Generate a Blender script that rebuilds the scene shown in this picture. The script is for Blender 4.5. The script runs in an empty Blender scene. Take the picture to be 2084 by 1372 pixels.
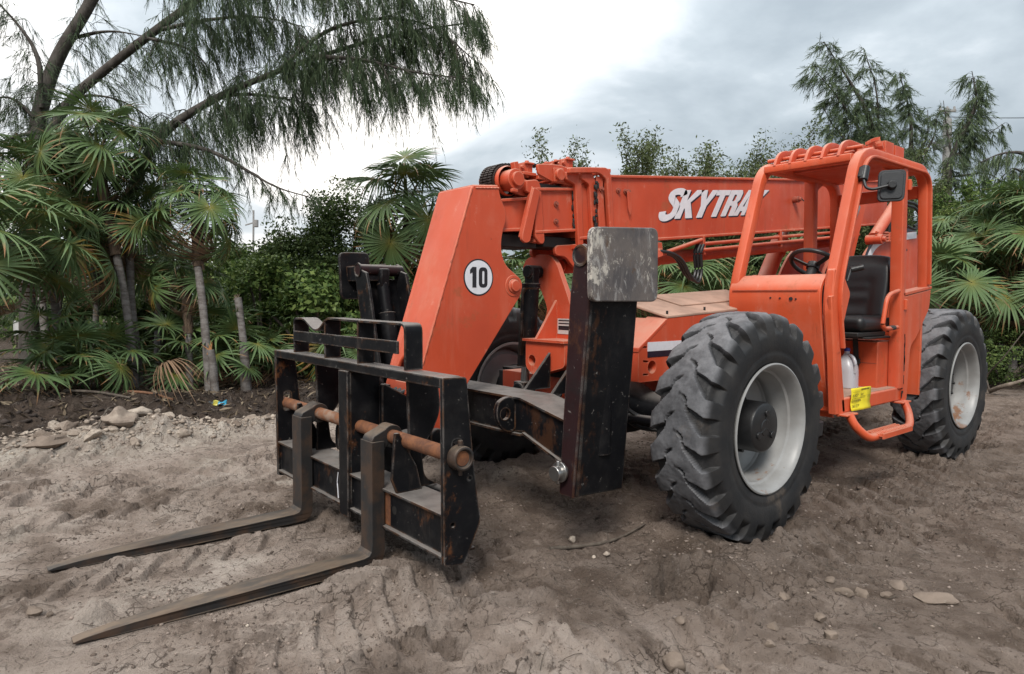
import bpy, bmesh, math, random
import numpy as np
from mathutils import Vector, Matrix, Euler
from mathutils.geometry import tessellate_polygon

random.seed(7)
RNG = np.random.default_rng(11)
scene = bpy.context.scene
COL = scene.collection
R = math.radians

# ---------------------------------------------------------------- camera
CAM = Vector((3.5479, 2.9676, 1.365))
yaw, pitch, roll = R(230.4249), R(3.216), R(0.3197)
fw = Vector((math.cos(yaw)*math.cos(pitch), math.sin(yaw)*math.cos(pitch), -math.sin(pitch)))
rt = fw.cross(Vector((0, 0, 1))).normalized()
up = rt.cross(fw)
rt, up = math.cos(roll)*rt+math.sin(roll)*up, -math.sin(roll)*rt+math.cos(roll)*up
FPX = 1372.387
cd = bpy.data.cameras.new('camera')
cam = bpy.data.objects.new('camera', cd)
COL.objects.link(cam)
cam.matrix_world = Matrix(((rt.x, up.x, -fw.x, CAM.x), (rt.y, up.y, -fw.y, CAM.y), (rt.z, up.z, -fw.z, CAM.z), (0, 0, 0, 1)))
cd.sensor_width = 36.0
cd.lens = 36.0*FPX/2084
cd.clip_start = 0.05
cd.clip_end = 3000
scene.camera = cam


def at(px, py, d):
    """a point in the place, from where it was measured in the photograph and its distance"""
    return CAM + (fw + rt*((px-1042)/FPX) - up*((py-686)/FPX))*d


# ---------------------------------------------------------------- world, sun, exposure
SUN_AZ, SUN_EL = R(40), R(47)
sdir = Vector((math.cos(SUN_AZ)*math.cos(SUN_EL), math.sin(SUN_AZ)*math.cos(SUN_EL), math.sin(SUN_EL)))
w = bpy.data.worlds.new('World')
scene.world = w
w.use_nodes = True
nt = w.node_tree
nt.nodes.clear()
N, L = nt.nodes.new, nt.links.new
out = N('ShaderNodeOutputWorld')
bg = N('ShaderNodeBackground')
bg.inputs['Strength'].default_value = 0.065
L(bg.outputs[0], out.inputs[0])
sky = N('ShaderNodeTexSky')
sky.sky_type = 'NISHITA'
sky.sun_disc = False
sky.sun_elevation = SUN_EL
sky.sun_rotation = math.pi/2-SUN_AZ
tc = N('ShaderNodeTexCoord')
sep = N('ShaderNodeSeparateXYZ')
L(tc.outputs['Generated'], sep.inputs[0])


def wmath(op, a, b=None):
    m = N('ShaderNodeMath')
    m.operation = op
    for i, v in enumerate((a, b)):
        if v is None:
            continue
        if isinstance(v, (int, float)):
            m.inputs[i].default_value = v
        else:
            L(v, m.inputs[i])
    return m.outputs[0]


zz = wmath('ADD', wmath('MAXIMUM', sep.outputs[2], 0.0), 0.42)
comb = N('ShaderNodeCombineXYZ')
L(wmath('DIVIDE', sep.outputs[0], zz), comb.inputs[0])
L(wmath('DIVIDE', sep.outputs[1], zz), comb.inputs[1])
nz = N('ShaderNodeTexNoise')
nz.inputs['Scale'].default_value = 1.7
nz.inputs['Detail'].default_value = 7
nz.inputs['Roughness'].default_value = 0.52
nz.inputs['Distortion'].default_value = 0.35
L(comb.outputs[0], nz.inputs['Vector'])
# the cloud deck thins to a bright gap up ahead on the left
dot = N('ShaderNodeVectorMath')
dot.operation = 'DOT_PRODUCT'
L(tc.outputs['Generated'], dot.inputs[0])
dot.inputs[1].default_value = (math.cos(R(262))*math.cos(R(48)), math.sin(R(262))*math.cos(R(48)), math.sin(R(48)))
glow = N('ShaderNodeMapRange')
glow.inputs['From Min'].default_value = 0.42
glow.inputs['From Max'].default_value = 0.95
L(dot.outputs['Value'], glow.inputs['Value'])
glow.interpolation_type = 'SMOOTHSTEP'
fac = wmath('ADD', wmath('MULTIPLY', glow.outputs[0], 0.62), wmath('MULTIPLY', wmath('SUBTRACT', nz.outputs['Fac'], 0.5), 1.9))
ramp = N('ShaderNodeValToRGB')
e = ramp.color_ramp.elements
e[0].position, e[0].color = 0.0, (3.0, 3.45, 3.8, 1)
e[1].position, e[1].color = 0.62, (11.2, 10.7, 10.1, 1)
x = e.new(0.2); x.color = (4.2, 4.7, 5.05, 1)
x = e.new(0.38); x.color = (6.3, 6.7, 7.0, 1)
L(fac, ramp.inputs[0])
mix = N('ShaderNodeMix')
mix.data_type = 'RGBA'
mix.inputs['Factor'].default_value = 0.93
L(sky.outputs[0], mix.inputs[6])
L(ramp.outputs[0], mix.inputs[7])
# an overcast sky is brighter overhead than at the horizon
cie = N('ShaderNodeVectorMath')
cie.operation = 'SCALE'
L(mix.outputs[2], cie.inputs[0])
L(wmath('ADD', wmath('MULTIPLY', wmath('MAXIMUM', sep.outputs[2], 0.0), 1.15), 0.72), cie.inputs['Scale'])
L(cie.outputs[0], bg.inputs['Color'])

sl = bpy.data.lights.new('sun', 'SUN')
sl.energy = 1.4
sl.angle = R(18)
sl.color = (1.0, 0.95, 0.88)
so = bpy.data.objects.new('sun', sl)
COL.objects.link(so)
so.rotation_euler = (-sdir).to_track_quat('-Z', 'Y').to_euler()
so.location = (0, 0, 20)
scene.view_settings.view_transform = 'Standard'
scene.view_settings.look = 'None'
scene.view_settings.gamma = 1.0
scene.view_settings.exposure = 1.25
scene.view_settings.use_curve_mapping = False


# ---------------------------------------------------------------- materials
class MT:
    def __init__(s, name):
        s.m = bpy.data.materials.new(name)
        s.m.use_nodes = True
        s.t = s.m.node_tree
        s.b = s.t.nodes['Principled BSDF']
        s.o = s.t.nodes['Material Output']
        s.tc = s.n('ShaderNodeTexCoord')
        s.geo = s.n('ShaderNodeNewGeometry')

    def n(s, k):
        return s.t.nodes.new(k)

    def l(s, a, b):
        s.t.links.new(a, b)

    def put(s, v, sock):
        if isinstance(v, (int, float)):
            sock.default_value = v
        elif isinstance(v, tuple):
            sock.default_value = v if len(v) == 4 or sock.type == 'VECTOR' else (*v, 1)
        else:
            s.l(v, sock)

    def noise(s, scale, detail=4, rough=0.55, stretch=None, dist=0.0, coord='Object'):
        q = s.n('ShaderNodeTexNoise')
        q.inputs['Scale'].default_value = scale
        q.inputs['Detail'].default_value = detail
        q.inputs['Roughness'].default_value = rough
        q.inputs['Distortion'].default_value = dist
        src = s.tc.outputs[coord]
        if stretch:
            mp = s.n('ShaderNodeMapping')
            mp.inputs['Scale'].default_value = stretch
            s.l(src, mp.inputs[0])
            src = mp.outputs[0]
        s.l(src, q.inputs['Vector'])
        return q.outputs['Fac']

    def vor(s, scale, feature='F1', coord='Object', stretch=None):
        q = s.n('ShaderNodeTexVoronoi')
        q.feature = feature
        q.inputs['Scale'].default_value = scale
        src = s.tc.outputs[coord]
        if stretch:
            mp = s.n('ShaderNodeMapping')
            mp.inputs['Scale'].default_value = stretch
            s.l(src, mp.inputs[0])
            src = mp.outputs[0]
        s.l(src, q.inputs['Vector'])
        return q.outputs['Distance']

    def mr(s, v, a, b, c=0.0, d=1.0, smooth=True):
        q = s.n('ShaderNodeMapRange')
        q.interpolation_type = 'SMOOTHSTEP' if smooth else 'LINEAR'
        s.l(v, q.inputs['Value'])
        for k, x in (('From Min', a), ('From Max', b), ('To Min', c), ('To Max', d)):
            q.inputs[k].default_value = x
        return q.outputs[0]

    def math(s, op, a, b=0.0):
        q = s.n('ShaderNodeMath')
        q.operation = op
        s.put(a, q.inputs[0])
        s.put(b, q.inputs[1])
        return q.outputs[0]

    def mix(s, f, a, b):
        q = s.n('ShaderNodeMix')
        q.data_type = 'RGBA'
        s.put(f, q.inputs['Factor'])
        s.put(a, q.inputs[6])
        s.put(b, q.inputs[7])
        return q.outputs[2]

    def nz(s):
        q = s.n('ShaderNodeSeparateXYZ')
        s.l(s.geo.outputs['Normal'], q.inputs[0])
        return q.outputs[2]

    def island(s):
        return s.geo.outputs['Random Per Island']

    def edge(s, radius=0.012):
        bv = s.n('ShaderNodeBevel')
        bv.samples = 4
        bv.inputs['Radius'].default_value = radius
        d = s.n('ShaderNodeVectorMath')
        d.operation = 'DOT_PRODUCT'
        s.l(bv.outputs[0], d.inputs[0])
        s.l(s.geo.outputs['Normal'], d.inputs[1])
        return s.mr(d.outputs['Value'], 0.985, 0.90)

    def attr(s, name):
        q = s.n('ShaderNodeAttribute')
        q.attribute_name = name
        return q.outputs['Color']

    def bump(s, h, strength=0.3, dist=0.01):
        q = s.n('ShaderNodeBump')
        q.inputs['Strength'].default_value = strength
        q.inputs['Distance'].default_value = dist
        s.l(h, q.inputs['Height'])
        s.l(q.outputs[0], s.b.inputs['Normal'])

    def done(s, col, rough=0.5, metal=0.0, spec=None):
        s.put(col, s.b.inputs['Base Color'])
        s.put(rough, s.b.inputs['Roughness'])
        s.put(metal, s.b.inputs['Metallic'])
        if spec is not None:
            s.b.inputs['Specular IOR Level'].default_value = spec
        return s.m


def m_orange(name='orange_paint', base=(0.56, 0.078, 0.030), dusty=0.75):
    t = MT(name)
    c = t.mix(t.mr(t.noise(1.6, 5), 0.35, 0.7), base, (base[0]*0.82, base[1]*0.78, base[2]*0.8))
    # sun-faded streaks running down
    c = t.mix(t.mr(t.noise(9, 4, 0.6, (1, 1, 0.12)), 0.5, 0.75, 0, 0.3), c, (0.56, 0.19, 0.12))
    c = t.mix(t.mr(t.noise(2.4, 6, 0.65), 0.52, 0.8, 0, 0.4), c, (0.54, 0.20, 0.13))
    # dirt settled on what faces up
    f = t.math('MULTIPLY', t.mr(t.nz(), 0.12, 0.9), t.mr(t.noise(6, 6, 0.6), 0.2, 0.75, 0.55, 1.0))
    c = t.mix(t.math('MULTIPLY', f, dusty), c, (0.46, 0.29, 0.215))
    # runs of dirt, brown stains, dust bloom and small chips
    c = t.mix(t.mr(t.noise(16, 6, 0.7, (1, 1, 0.06)), 0.58, 0.72, 0, 0.35), c, (0.20, 0.055, 0.026))
    c = t.mix(t.mr(t.noise(2.7, 8, 0.75), 0.585, 0.68, 0, 0.45), c, (0.27, 0.095, 0.038))
    c = t.mix(t.mr(t.noise(6.5, 8, 0.75, (1, 1, 0.5)), 0.60, 0.68, 0, 0.4), c, (0.60, 0.27, 0.19))
    c = t.mix(t.mr(t.noise(48, 5, 0.7, (1, 1, 0.6)), 0.70, 0.73, 0, 0.8), c, (0.06, 0.03, 0.02))
    c = t.mix(t.mr(t.noise(13, 6, 0.7), 0.69, 0.74, 0, 0.75), c, (0.09, 0.035, 0.018))
    c = t.mix(t.mr(t.noise(3.1, 7, 0.72, (1, 1, 0.4)), 0.62, 0.75, 0, 0.4), c, (0.16, 0.055, 0.025))
    ew = t.edge(0.010)
    c = t.mix(t.math('MULTIPLY', ew, t.mr(t.noise(6, 6, 0.65), 0.35, 0.6, 0.1, 0.6)), c, (0.60, 0.27, 0.17))
    c = t.mix(t.math('MULTIPLY', ew, t.mr(t.noise(15, 6, 0.7), 0.60, 0.66, 0, 0.9)), c, (0.07, 0.035, 0.022))
    t.bump(t.noise(60, 3), 0.06, 0.004)
    return t.done(c, t.mr(t.noise(5, 5), 0.3, 0.7, 0.42, 0.66), 0, 0.4)


def m_black(name='black_paint', rust=0.5, dust=(0.21, 0.19, 0.175), base=(0.006, 0.0062, 0.0075)):
    t = MT(name)
    c = t.mix(t.mr(t.noise(7, 6, 0.65), 0.45, 0.75), base, (0.016, 0.0155, 0.016))
    # scuffs run down the plates, rust blooms in patches and along streaks
    c = t.mix(t.mr(t.noise(5, 8, 0.75, (1, 1, 0.22)), 0.57, 0.66, 0, rust*0.7), c, (0.045, 0.036, 0.032))
    c = t.mix(t.mr(t.noise(3.2, 8, 0.74, (1, 1, 0.6)), 0.57, 0.64, 0, rust), c, (0.115, 0.046, 0.019))
    c = t.mix(t.mr(t.noise(17, 7, 0.78), 0.65, 0.70, 0, rust*0.8), c, (0.16, 0.085, 0.045))
    c = t.mix(t.mr(t.noise(31, 5, 0.75), 0.64, 0.69, 0, 0.7), c, (0.20, 0.185, 0.17))
    # edges rubbed to brown and bare steel
    ew = t.math('MULTIPLY', t.edge(0.014), t.mr(t.noise(11, 6, 0.7), 0.36, 0.58))
    c = t.mix(t.math('MULTIPLY', ew, 0.85), c, t.mix(t.mr(t.noise(7, 5, 0.6), 0.42, 0.58), (0.15, 0.075, 0.038), (0.17, 0.155, 0.145)))
    f = t.math('MULTIPLY', t.mr(t.nz(), 0.5, 0.97), t.mr(t.noise(8, 6, 0.6), 0.2, 0.7, 0.55, 1.0))
    c = t.mix(t.math('MULTIPLY', f, 0.9), c, dust)
    t.bump(t.noise(45, 4), 0.12, 0.004)
    return t.done(c, t.mr(t.noise(9, 5), 0.3, 0.7, 0.3, 0.55), 0, 0.14)


def m_plain(name, col, rough=0.5, metal=0.0, var=0.25, scale=12, bump=0.0):
    t = MT(name)
    c = t.mix(t.mr(t.noise(scale, 5, 0.6), 0.35, 0.7), col, tuple(x*(1-var) for x in col))
    if bump:
        t.bump(t.noise(scale*4, 4), bump, 0.004)
    return t.done(c, rough, metal)


def m_rust():
    t = MT('rusty_steel')
    c = t.mix(t.mr(t.noise(16, 6, 0.7), 0.35, 0.65), (0.20, 0.075, 0.028), (0.10, 0.038, 0.018))
    c = t.mix(t.mr(t.noise(4, 5, 0.6), 0.56, 0.66, 0, 0.7), c, (0.27, 0.19, 0.14))
    t.bump(t.noise(80, 4), 0.3, 0.004)
    return t.done(c, 0.8)


def m_fork():
    t = MT('worn_fork_steel')
    c = t.mix(t.mr(t.noise(7, 6, 0.65), 0.4, 0.65), (0.022, 0.021, 0.021), (0.06, 0.036, 0.024))
    f = t.math('MULTIPLY', t.mr(t.nz(), 0.4, 0.9), t.mr(t.noise(7, 6, 0.65, (0.25, 1, 1)), 0.25, 0.62, 0.25, 1.0))
    c = t.mix(t.math('MULTIPLY', f, 0.8), c, t.mix(t.mr(t.noise(10, 7, 0.7, (0.35, 1, 1)), 0.4, 0.62), (0.20, 0.145, 0.10), (0.085, 0.068, 0.055)))
    c = t.mix(t.mr(t.noise(9, 6, 0.7, (0.4, 1, 1)), 0.63, 0.72, 0, 0.7), c, (0.19, 0.085, 0.035))
    t.bump(t.noise(60, 4), 0.2, 0.004)
    return t.done(c, 0.55, 0.2)


def m_padsteel():
    t = MT('scraped_pad_steel')
    c = t.mix(t.mr(t.noise(4, 6, 0.65), 0.38, 0.62), (0.15, 0.128, 0.117), (0.085, 0.078, 0.08))
    c = t.mix(t.mr(t.noise(4.5, 7, 0.72, (1.6, 1, 0.6), 1.2), 0.50, 0.68, 0, 0.7), c, (0.24, 0.215, 0.20))
    c = t.mix(t.mr(t.noise(7, 8, 0.8, (1.3, 1, 0.6), 0.9), 0.53, 0.62, 0, 0.8), c, (0.36, 0.345, 0.33))
    c = t.mix(t.mr(t.noise(5.3, 8, 0.8, (1.2, 1, 0.8), 0.5), 0.56, 0.62, 0, 1.0), c, (0.52, 0.48, 0.42))
    c = t.mix(t.mr(t.noise(9, 6, 0.65), 0.60, 0.70, 0, 0.7), c, (0.11, 0.06, 0.03))
    t.bump(t.noise(30, 5, 0.7), 0.2, 0.004)
    return t.done(c, 0.5, 0.2, 0.3)


def m_rubber():
    t = MT('worn_tyre_rubber')
    wear = t.attr('wear')
    sp = t.n('ShaderNodeSeparateColor')
    t.l(wear, sp.inputs[0])
    base = t.mix(t.mr(t.noise(6, 5, 0.6), 0.35, 0.7), (0.0135, 0.014, 0.0155), (0.03, 0.028, 0.027))
    worn = t.mix(t.mr(t.noise(11, 6, 0.65), 0.3, 0.7), (0.155, 0.155, 0.164), (0.072, 0.072, 0.078))
    f = t.math('MULTIPLY', sp.outputs[0], t.mr(t.noise(4.5, 6, 0.65), 0.25, 0.6, 0.55, 1.0))
    c = t.mix(f, base, worn)
    c = t.mix(t.mr(t.noise(3.2, 6, 0.7), 0.6, 0.72, 0, 0.45), c, (0.12, 0.092, 0.07))
    t.bump(t.noise(40, 6, 0.7), 0.35, 0.006)
    return t.done(c, 0.62, 0, 0.35)


def m_rim(name, rust):
    t = MT(name)
    c = t.mix(t.mr(t.noise(5, 5), 0.35, 0.7), (0.31, 0.31, 0.306), (0.235, 0.23, 0.222))
    c = t.mix(t.mr(t.noise(3.4, 6, 0.66), 0.66-rust*0.13, 0.72-rust*0.13, 0, 0.85), c, (0.20, 0.085, 0.032))
    c = t.mix(t.mr(t.noise(30, 5, 0.7), 0.66, 0.72, 0, 0.5), c, (0.16, 0.10, 0.06))
    return t.done(c, 0.42)


def m_leaf(name, cols, rough=0.6, trans=0.22, attr=None, spec=0.15):
    t = MT(name)
    r = t.n('ShaderNodeValToRGB')
    el = r.color_ramp.elements
    el[0].position, el[0].color = 0, (*cols[0], 1)
    el[1].position, el[1].color = 1, (*cols[-1], 1)
    for i, c in enumerate(cols[1:-1]):
        q = el.new((i+1)/(len(cols)-1))
        q.color = (*c, 1)
    t.l(t.island(), r.inputs[0])
    c = r.outputs[0]
    if attr:
        oi = t.n('ShaderNodeObjectInfo')
        c = t.mix(t.math('MULTIPLY', oi.outputs['Random'], 0.35), t.attr(attr), (0.020, 0.045, 0.020))
    tb = t.n('ShaderNodeBsdfTranslucent')
    ms = t.n('ShaderNodeMixShader')
    ms.inputs[0].default_value = trans
    t.put(c, tb.inputs[0])
    t.done(c, rough, 0, spec)
    t.l(t.b.outputs[0], ms.inputs[1])
    t.l(tb.outputs[0], ms.inputs[2])
    t.l(ms.outputs[0], t.o.inputs[0])
    return t.m


def m_bark(name, a, b, scale=14, stretch=(1, 1, 0.35), bump=0.5):
    t = MT(name)
    c = t.mix(t.mr(t.noise(scale, 6, 0.65, stretch), 0.35, 0.65), a, b)
    c = t.mix(t.mr(t.noise(30, 4, 0.7), 0.62, 0.7, 0, 0.6), c, tuple(x*1.6 for x in a))
    t.bump(t.noise(scale*2, 6, 0.7, stretch), bump, 0.02)
    return t.done(c, 0.9, 0, 0.15)


M = dict(
    orange=m_orange(), orange_clean=m_orange('orange_paint_cab', (0.62, 0.095, 0.032), 0.6),
    black=m_black(), black_worn=m_black('black_paint_worn', 0.8), black_clean=m_black('black_paint_clean', 0.12), black_leg=m_black('black_paint_leg', 0.32),
    maroon=m_black('black_paint_primer', 0.3, base=(0.026, 0.012, 0.013)),
    dark=m_plain('dark_grease', (0.012, 0.011, 0.010), 0.6), rubber_hose=m_plain('hose_rubber', (0.016, 0.016, 0.017), 0.45),
    rust=m_rust(), fork=m_fork(), pad=m_padsteel(), rubber=m_rubber(), rim=m_rim('white_rim_paint', 0.0), rim_rusty=m_rim('rusty_white_rim_paint', 0.5),
    rim_dull=m_rim('grimy_rim_paint', 0.5),
    hub=m_plain('hub_black', (0.014, 0.014, 0.015), 0.4, 0, 0.3, 25, 0.2), seat=m_plain('seat_vinyl', (0.008, 0.008, 0.009), 0.42, 0, 0.2, 20, 0.15),
    white=m_plain('decal_white', (0.72, 0.72, 0.76), 0.4, 0, 0.08, 20), navy=m_plain('decal_navy', (0.016, 0.015, 0.03), 0.4),
    steel=m_plain('bare_steel', (0.38, 0.37, 0.36), 0.3, 0.9, 0.25), bolt=m_plain('orange_bolt', (0.34, 0.085, 0.05), 0.6, 0, 0.4, 30),
    chain=m_plain('greasy_chain', (0.035, 0.022, 0.017), 0.5, 0.3, 0.5, 40, 0.3), yellow=m_plain('yellow_paper', (0.80, 0.66, 0.02), 0.6, 0, 0.1),
    ink=m_plain('black_ink', (0.015, 0.015, 0.02), 0.6), blue=m_plain('blue_plastic', (0.015, 0.06, 0.38), 0.35), webbing=m_plain('grey_webbing', (0.04, 0.037, 0.034), 0.8),
    hosegreen=m_plain('green_hose_stripe', (0.03, 0.22, 0.09), 0.5), mirror=m_plain('mirror_plastic', (0.022, 0.024, 0.027), 0.5, 0, 0.2, 30, 0.2),
    plate=m_plain('printed_plate', (0.5, 0.49, 0.47), 0.4),
    concrete=m_plain('pole_concrete', (0.30, 0.29, 0.28), 0.85), lampgrey=m_plain('lamp_grey', (0.16, 0.165, 0.17), 0.5),
    wire=m_plain('wire_black', (0.03, 0.03, 0.032), 0.6),
)


# ---------------------------------------------------------------- mesh building
def rounded(poly, r, n=4):
    """round every corner of a closed 2D polygon; r is one radius or one per corner"""
    o = []
    k = len(poly)
    for i in range(k):
        ri = r[i] if isinstance(r, (list, tuple)) else r
        p, a, b = Vector(poly[i]), Vector(poly[i-1]), Vector(poly[(i+1) % k])
        if ri <= 0:
            o.append(tuple(p)); continue
        d1, d2 = (a-p), (b-p)
        c = min(ri, d1.length*0.48, d2.length*0.48)
        s, e2 = p+d1.normalized()*c, p+d2.normalized()*c
        for j in range(n+1):
            u = j/n
            o.append(tuple(s*(1-u)**2+p*2*u*(1-u)+e2*u*u))
    return o


def soft(path, r, n=5):
    """round the inner corners of an open 3D path"""
    P = [Vector(p) for p in path]
    o = [P[0]]
    for i in range(1, len(P)-1):
        d1, d2 = P[i-1]-P[i], P[i+1]-P[i]
        c = min(r, d1.length*0.48, d2.length*0.48)
        s, e2 = P[i]+d1.normalized()*c, P[i]+d2.normalized()*c
        for j in range(n+1):
            u = j/n
            o.append(s*(1-u)**2+P[i]*2*u*(1-u)+e2*u*u)
    o.append(P[-1])
    return o


def circle2(cx, cy, r, n=20):
    return [(cx+r*math.cos(2*math.pi*i/n), cy+r*math.sin(2*math.pi*i/n)) for i in range(n)]


class MB:
    def __init__(s):
        s.v, s.f = [], []

    def add(s, v, f):
        k = len(s.v)
        s.v += [tuple(q) for q in v]
        s.f += [tuple(i+k for i in q) for q in f]
        return s

    def box(s, x0, x1, y0, y1, z0, z1):
        v = [(x, y, z) for x in (x0, x1) for y in (y0, y1) for z in (z0, z1)]
        return s.add(v, [(0, 1, 3, 2), (4, 6, 7, 5), (0, 4, 5, 1), (2, 3, 7, 6), (0, 2, 6, 4), (1, 5, 7, 3)])

    def obox(s, c, ax, ay, az, hx, hy, hz):
        c, ax, ay, az = Vector(c), Vector(ax), Vector(ay), Vector(az)
        v = [c+ax*(hx*i)+ay*(hy*j)+az*(hz*k) for i in (-1, 1) for j in (-1, 1) for k in (-1, 1)]
        return s.add(v, [(0, 1, 3, 2), (4, 6, 7, 5), (0, 4, 5, 1), (2, 3, 7, 6), (0, 2, 6, 4), (1, 5, 7, 3)])

    def prism(s, f, a, b, outer, holes=()):
        """outline(s) in a plane, given thickness from a to b; f maps (u, v, w) to a point, or is an axis letter"""
        if isinstance(f, str):
            f = {'x': lambda u, v, w: (w, u, v), 'y': lambda u, v, w: (u, w, v), 'z': lambda u, v, w: (u, v, w)}[f]
        loops = [list(outer)]+[list(h) for h in holes]
        flat = [q for lp in loops for q in lp]
        n = len(flat)
        tris = tessellate_polygon([[Vector((q[0], q[1], 0)) for q in lp] for lp in loops])
        v = [f(q[0], q[1], a) for q in flat]+[f(q[0], q[1], b) for q in flat]
        if len(loops) == 1:
            F = [tuple(range(n)), tuple(range(2*n-1, n-1, -1))]
        else:
            F = [tuple(t) for t in tris]+[tuple(i+n for i in reversed(t)) for t in tris]
        k = 0
        for lp in loops:
            m = len(lp)
            for i in range(m):
                j = (i+1) % m
                F.append((k+i, k+j, n+k+j, n+k+i))
            k += m
        return s.add(v, F)

    def sweep(s, path, prof, upv=(0, 0, 1), closed=False, scale=None):
        """profile [(a, b)] swept along a path; a runs along the side vector, b along the up vector"""
        P = [Vector(p) for p in path]
        n, m = len(P), len(prof)
        upv = Vector(upv)
        v = []
        for i, p in enumerate(P):
            if closed:
                t = P[(i+1) % n]-P[i-1]
            else:
                t = P[min(i+1, n-1)]-P[max(i-1, 0)]
            t.normalize()
            sd = t.cross(upv)
            if sd.length < 1e-4:
                sd = t.cross(Vector((1, 0.01, 0)))
            sd.normalize()
            u2 = sd.cross(t)
            k = scale[i] if scale is not None else 1.0
            v += [p+sd*(a*k)+u2*(b*k) for a, b in prof]
        F = []
        for i in range(n if closed else n-1):
            j = (i+1) % n
            for q in range(m):
                r2 = (q+1) % m
                F.append((i*m+q, i*m+r2, j*m+r2, j*m+q))
        if not closed:
            F += [tuple(range(m-1, -1, -1)), tuple((n-1)*m+q for q in range(m))]
        return s.add(v, F)

    def tube(s, path, r, n=10, closed=False, scale=None, upv=(0.03, 0.02, 1)):
        return s.sweep(path, [(r*math.cos(2*math.pi*i/n), r*math.sin(2*math.pi*i/n)) for i in range(n)], upv, closed, scale)

    def bar(s, path, wd, ht, upv=(0, 1, 0), r=0.012):
        pr = rounded([(-wd/2, -ht/2), (wd/2, -ht/2), (wd/2, ht/2), (-wd/2, ht/2)], r, 2)
        return s.sweep(path, pr, upv)

    def lathe(s, prof, o, d, n=32):
        """profile [(along, radius)] turned about the axis through o along d"""
        o, d = Vector(o), Vector(d).normalized()
        a = d.cross(Vector((0, 0, 1)))
        if a.length < 1e-3:
            a = d.cross(Vector((1, 0, 0)))
        a.normalize()
        b = d.cross(a)
        v = []
        for h, r in prof:
            for i in range(n):
                q = 2*math.pi*i/n
                v.append(o+d*h+(a*math.cos(q)+b*math.sin(q))*max(r, 1e-5))
        F = []
        for k in range(len(prof)-1):
            for i in range(n):
                j = (i+1) % n
                F.append((k*n+i, k*n+j, (k+1)*n+j, (k+1)*n+i))
        return s.add(v, F)

    def cyl(s, p0, p1, r, n=20, r1=None):
        p0, p1 = Vector(p0), Vector(p1)
        h = (p1-p0).length
        r1 = r if r1 is None else r1
        return s.lathe([(0, 0), (0, r), (h, r1), (h, 0)], p0, p1-p0, n)

    def mesh(s, name):
        me = bpy.data.meshes.new(name)
        me.from_pydata(s.v, [], s.f)
        me.update()
        return me


def npmesh(name, v, f, smooth=False):
    """fast mesh from arrays of vertices and of quads or triangles"""
    v = np.asarray(v, np.float32)
    f = np.asarray(f, np.int32)
    me = bpy.data.meshes.new(name)
    me.vertices.add(len(v))
    me.vertices.foreach_set('co', v.ravel())
    k = f.shape[1]
    me.loops.add(f.size)
    me.loops.foreach_set('vertex_index', f.ravel())
    me.polygons.add(len(f))
    me.polygons.foreach_set('loop_start', np.arange(0, f.size, k, dtype=np.int32))
    me.polygons.foreach_set('loop_total', np.full(len(f), k, np.int32))
    if smooth:
        me.polygons.foreach_set('use_smooth', np.ones(len(f), bool))
    me.update(calc_edges=True)
    return me


def color_attr(me, name, rgb):
    a = me.color_attributes.new(name, 'FLOAT_COLOR', 'POINT')
    c = np.ones((len(me.vertices), 4), np.float32)
    c[:, :3] = rgb
    a.data.foreach_set('color', c.ravel())


def tag(o, label=None, cat=None, group=None, kind=None):
    for k, v in (('label', label), ('category', cat), ('group', group), ('kind', kind)):
        if v:
            o[k] = v
    return o


def link(name, me, mat, parent=None, loc=None):
    o = bpy.data.objects.new(name, me)
    if mat is not None and len(me.materials) == 0:
        me.materials.append(mat)
    COL.objects.link(o)
    if parent is not None:
        o.parent = parent
    if loc is not None:
        o.location = loc
    return o


def part(name, mb, mat, parent=None, bevel=0.004, angle=38, seg=2, label=None, loc=None):
    """one mesh object; a part stays where its coordinates put it, under an unmoved or moved parent"""
    me = mb.mesh(name) if isinstance(mb, MB) else mb
    bm = bmesh.new()
    bm.from_mesh(me)
    bmesh.ops.remove_doubles(bm, verts=bm.verts, dist=1e-5)
    bmesh.ops.recalc_face_normals(bm, faces=bm.faces)
    bm.to_mesh(me)
    bm.free()
    me.polygons.foreach_set('use_smooth', np.ones(len(me.polygons), bool))
    me.set_sharp_from_angle(angle=R(angle))
    o = link(name, me, mat, parent)
    if parent is not None and parent.type == 'EMPTY':
        o.matrix_parent_inverse = Matrix.Translation(-parent.location)
    if loc is not None:
        o.location = loc
    if bevel:
        m = o.modifiers.new('bevel', 'BEVEL')
        m.width = bevel
        m.segments = seg
        m.limit_method = 'ANGLE'
        m.angle_limit = R(40)
        m.use_clamp_overlap = True
        m.harden_normals = False
    if label:
        o['label'] = label
    return o


def thing(name, label, cat, loc=(0, 0, 0), group=None):
    o = bpy.data.objects.new(name, None)
    o.empty_display_size = 0.2
    COL.objects.link(o)
    o.location = loc
    return tag(o, label, cat, group)


NTAB = {}


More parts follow.
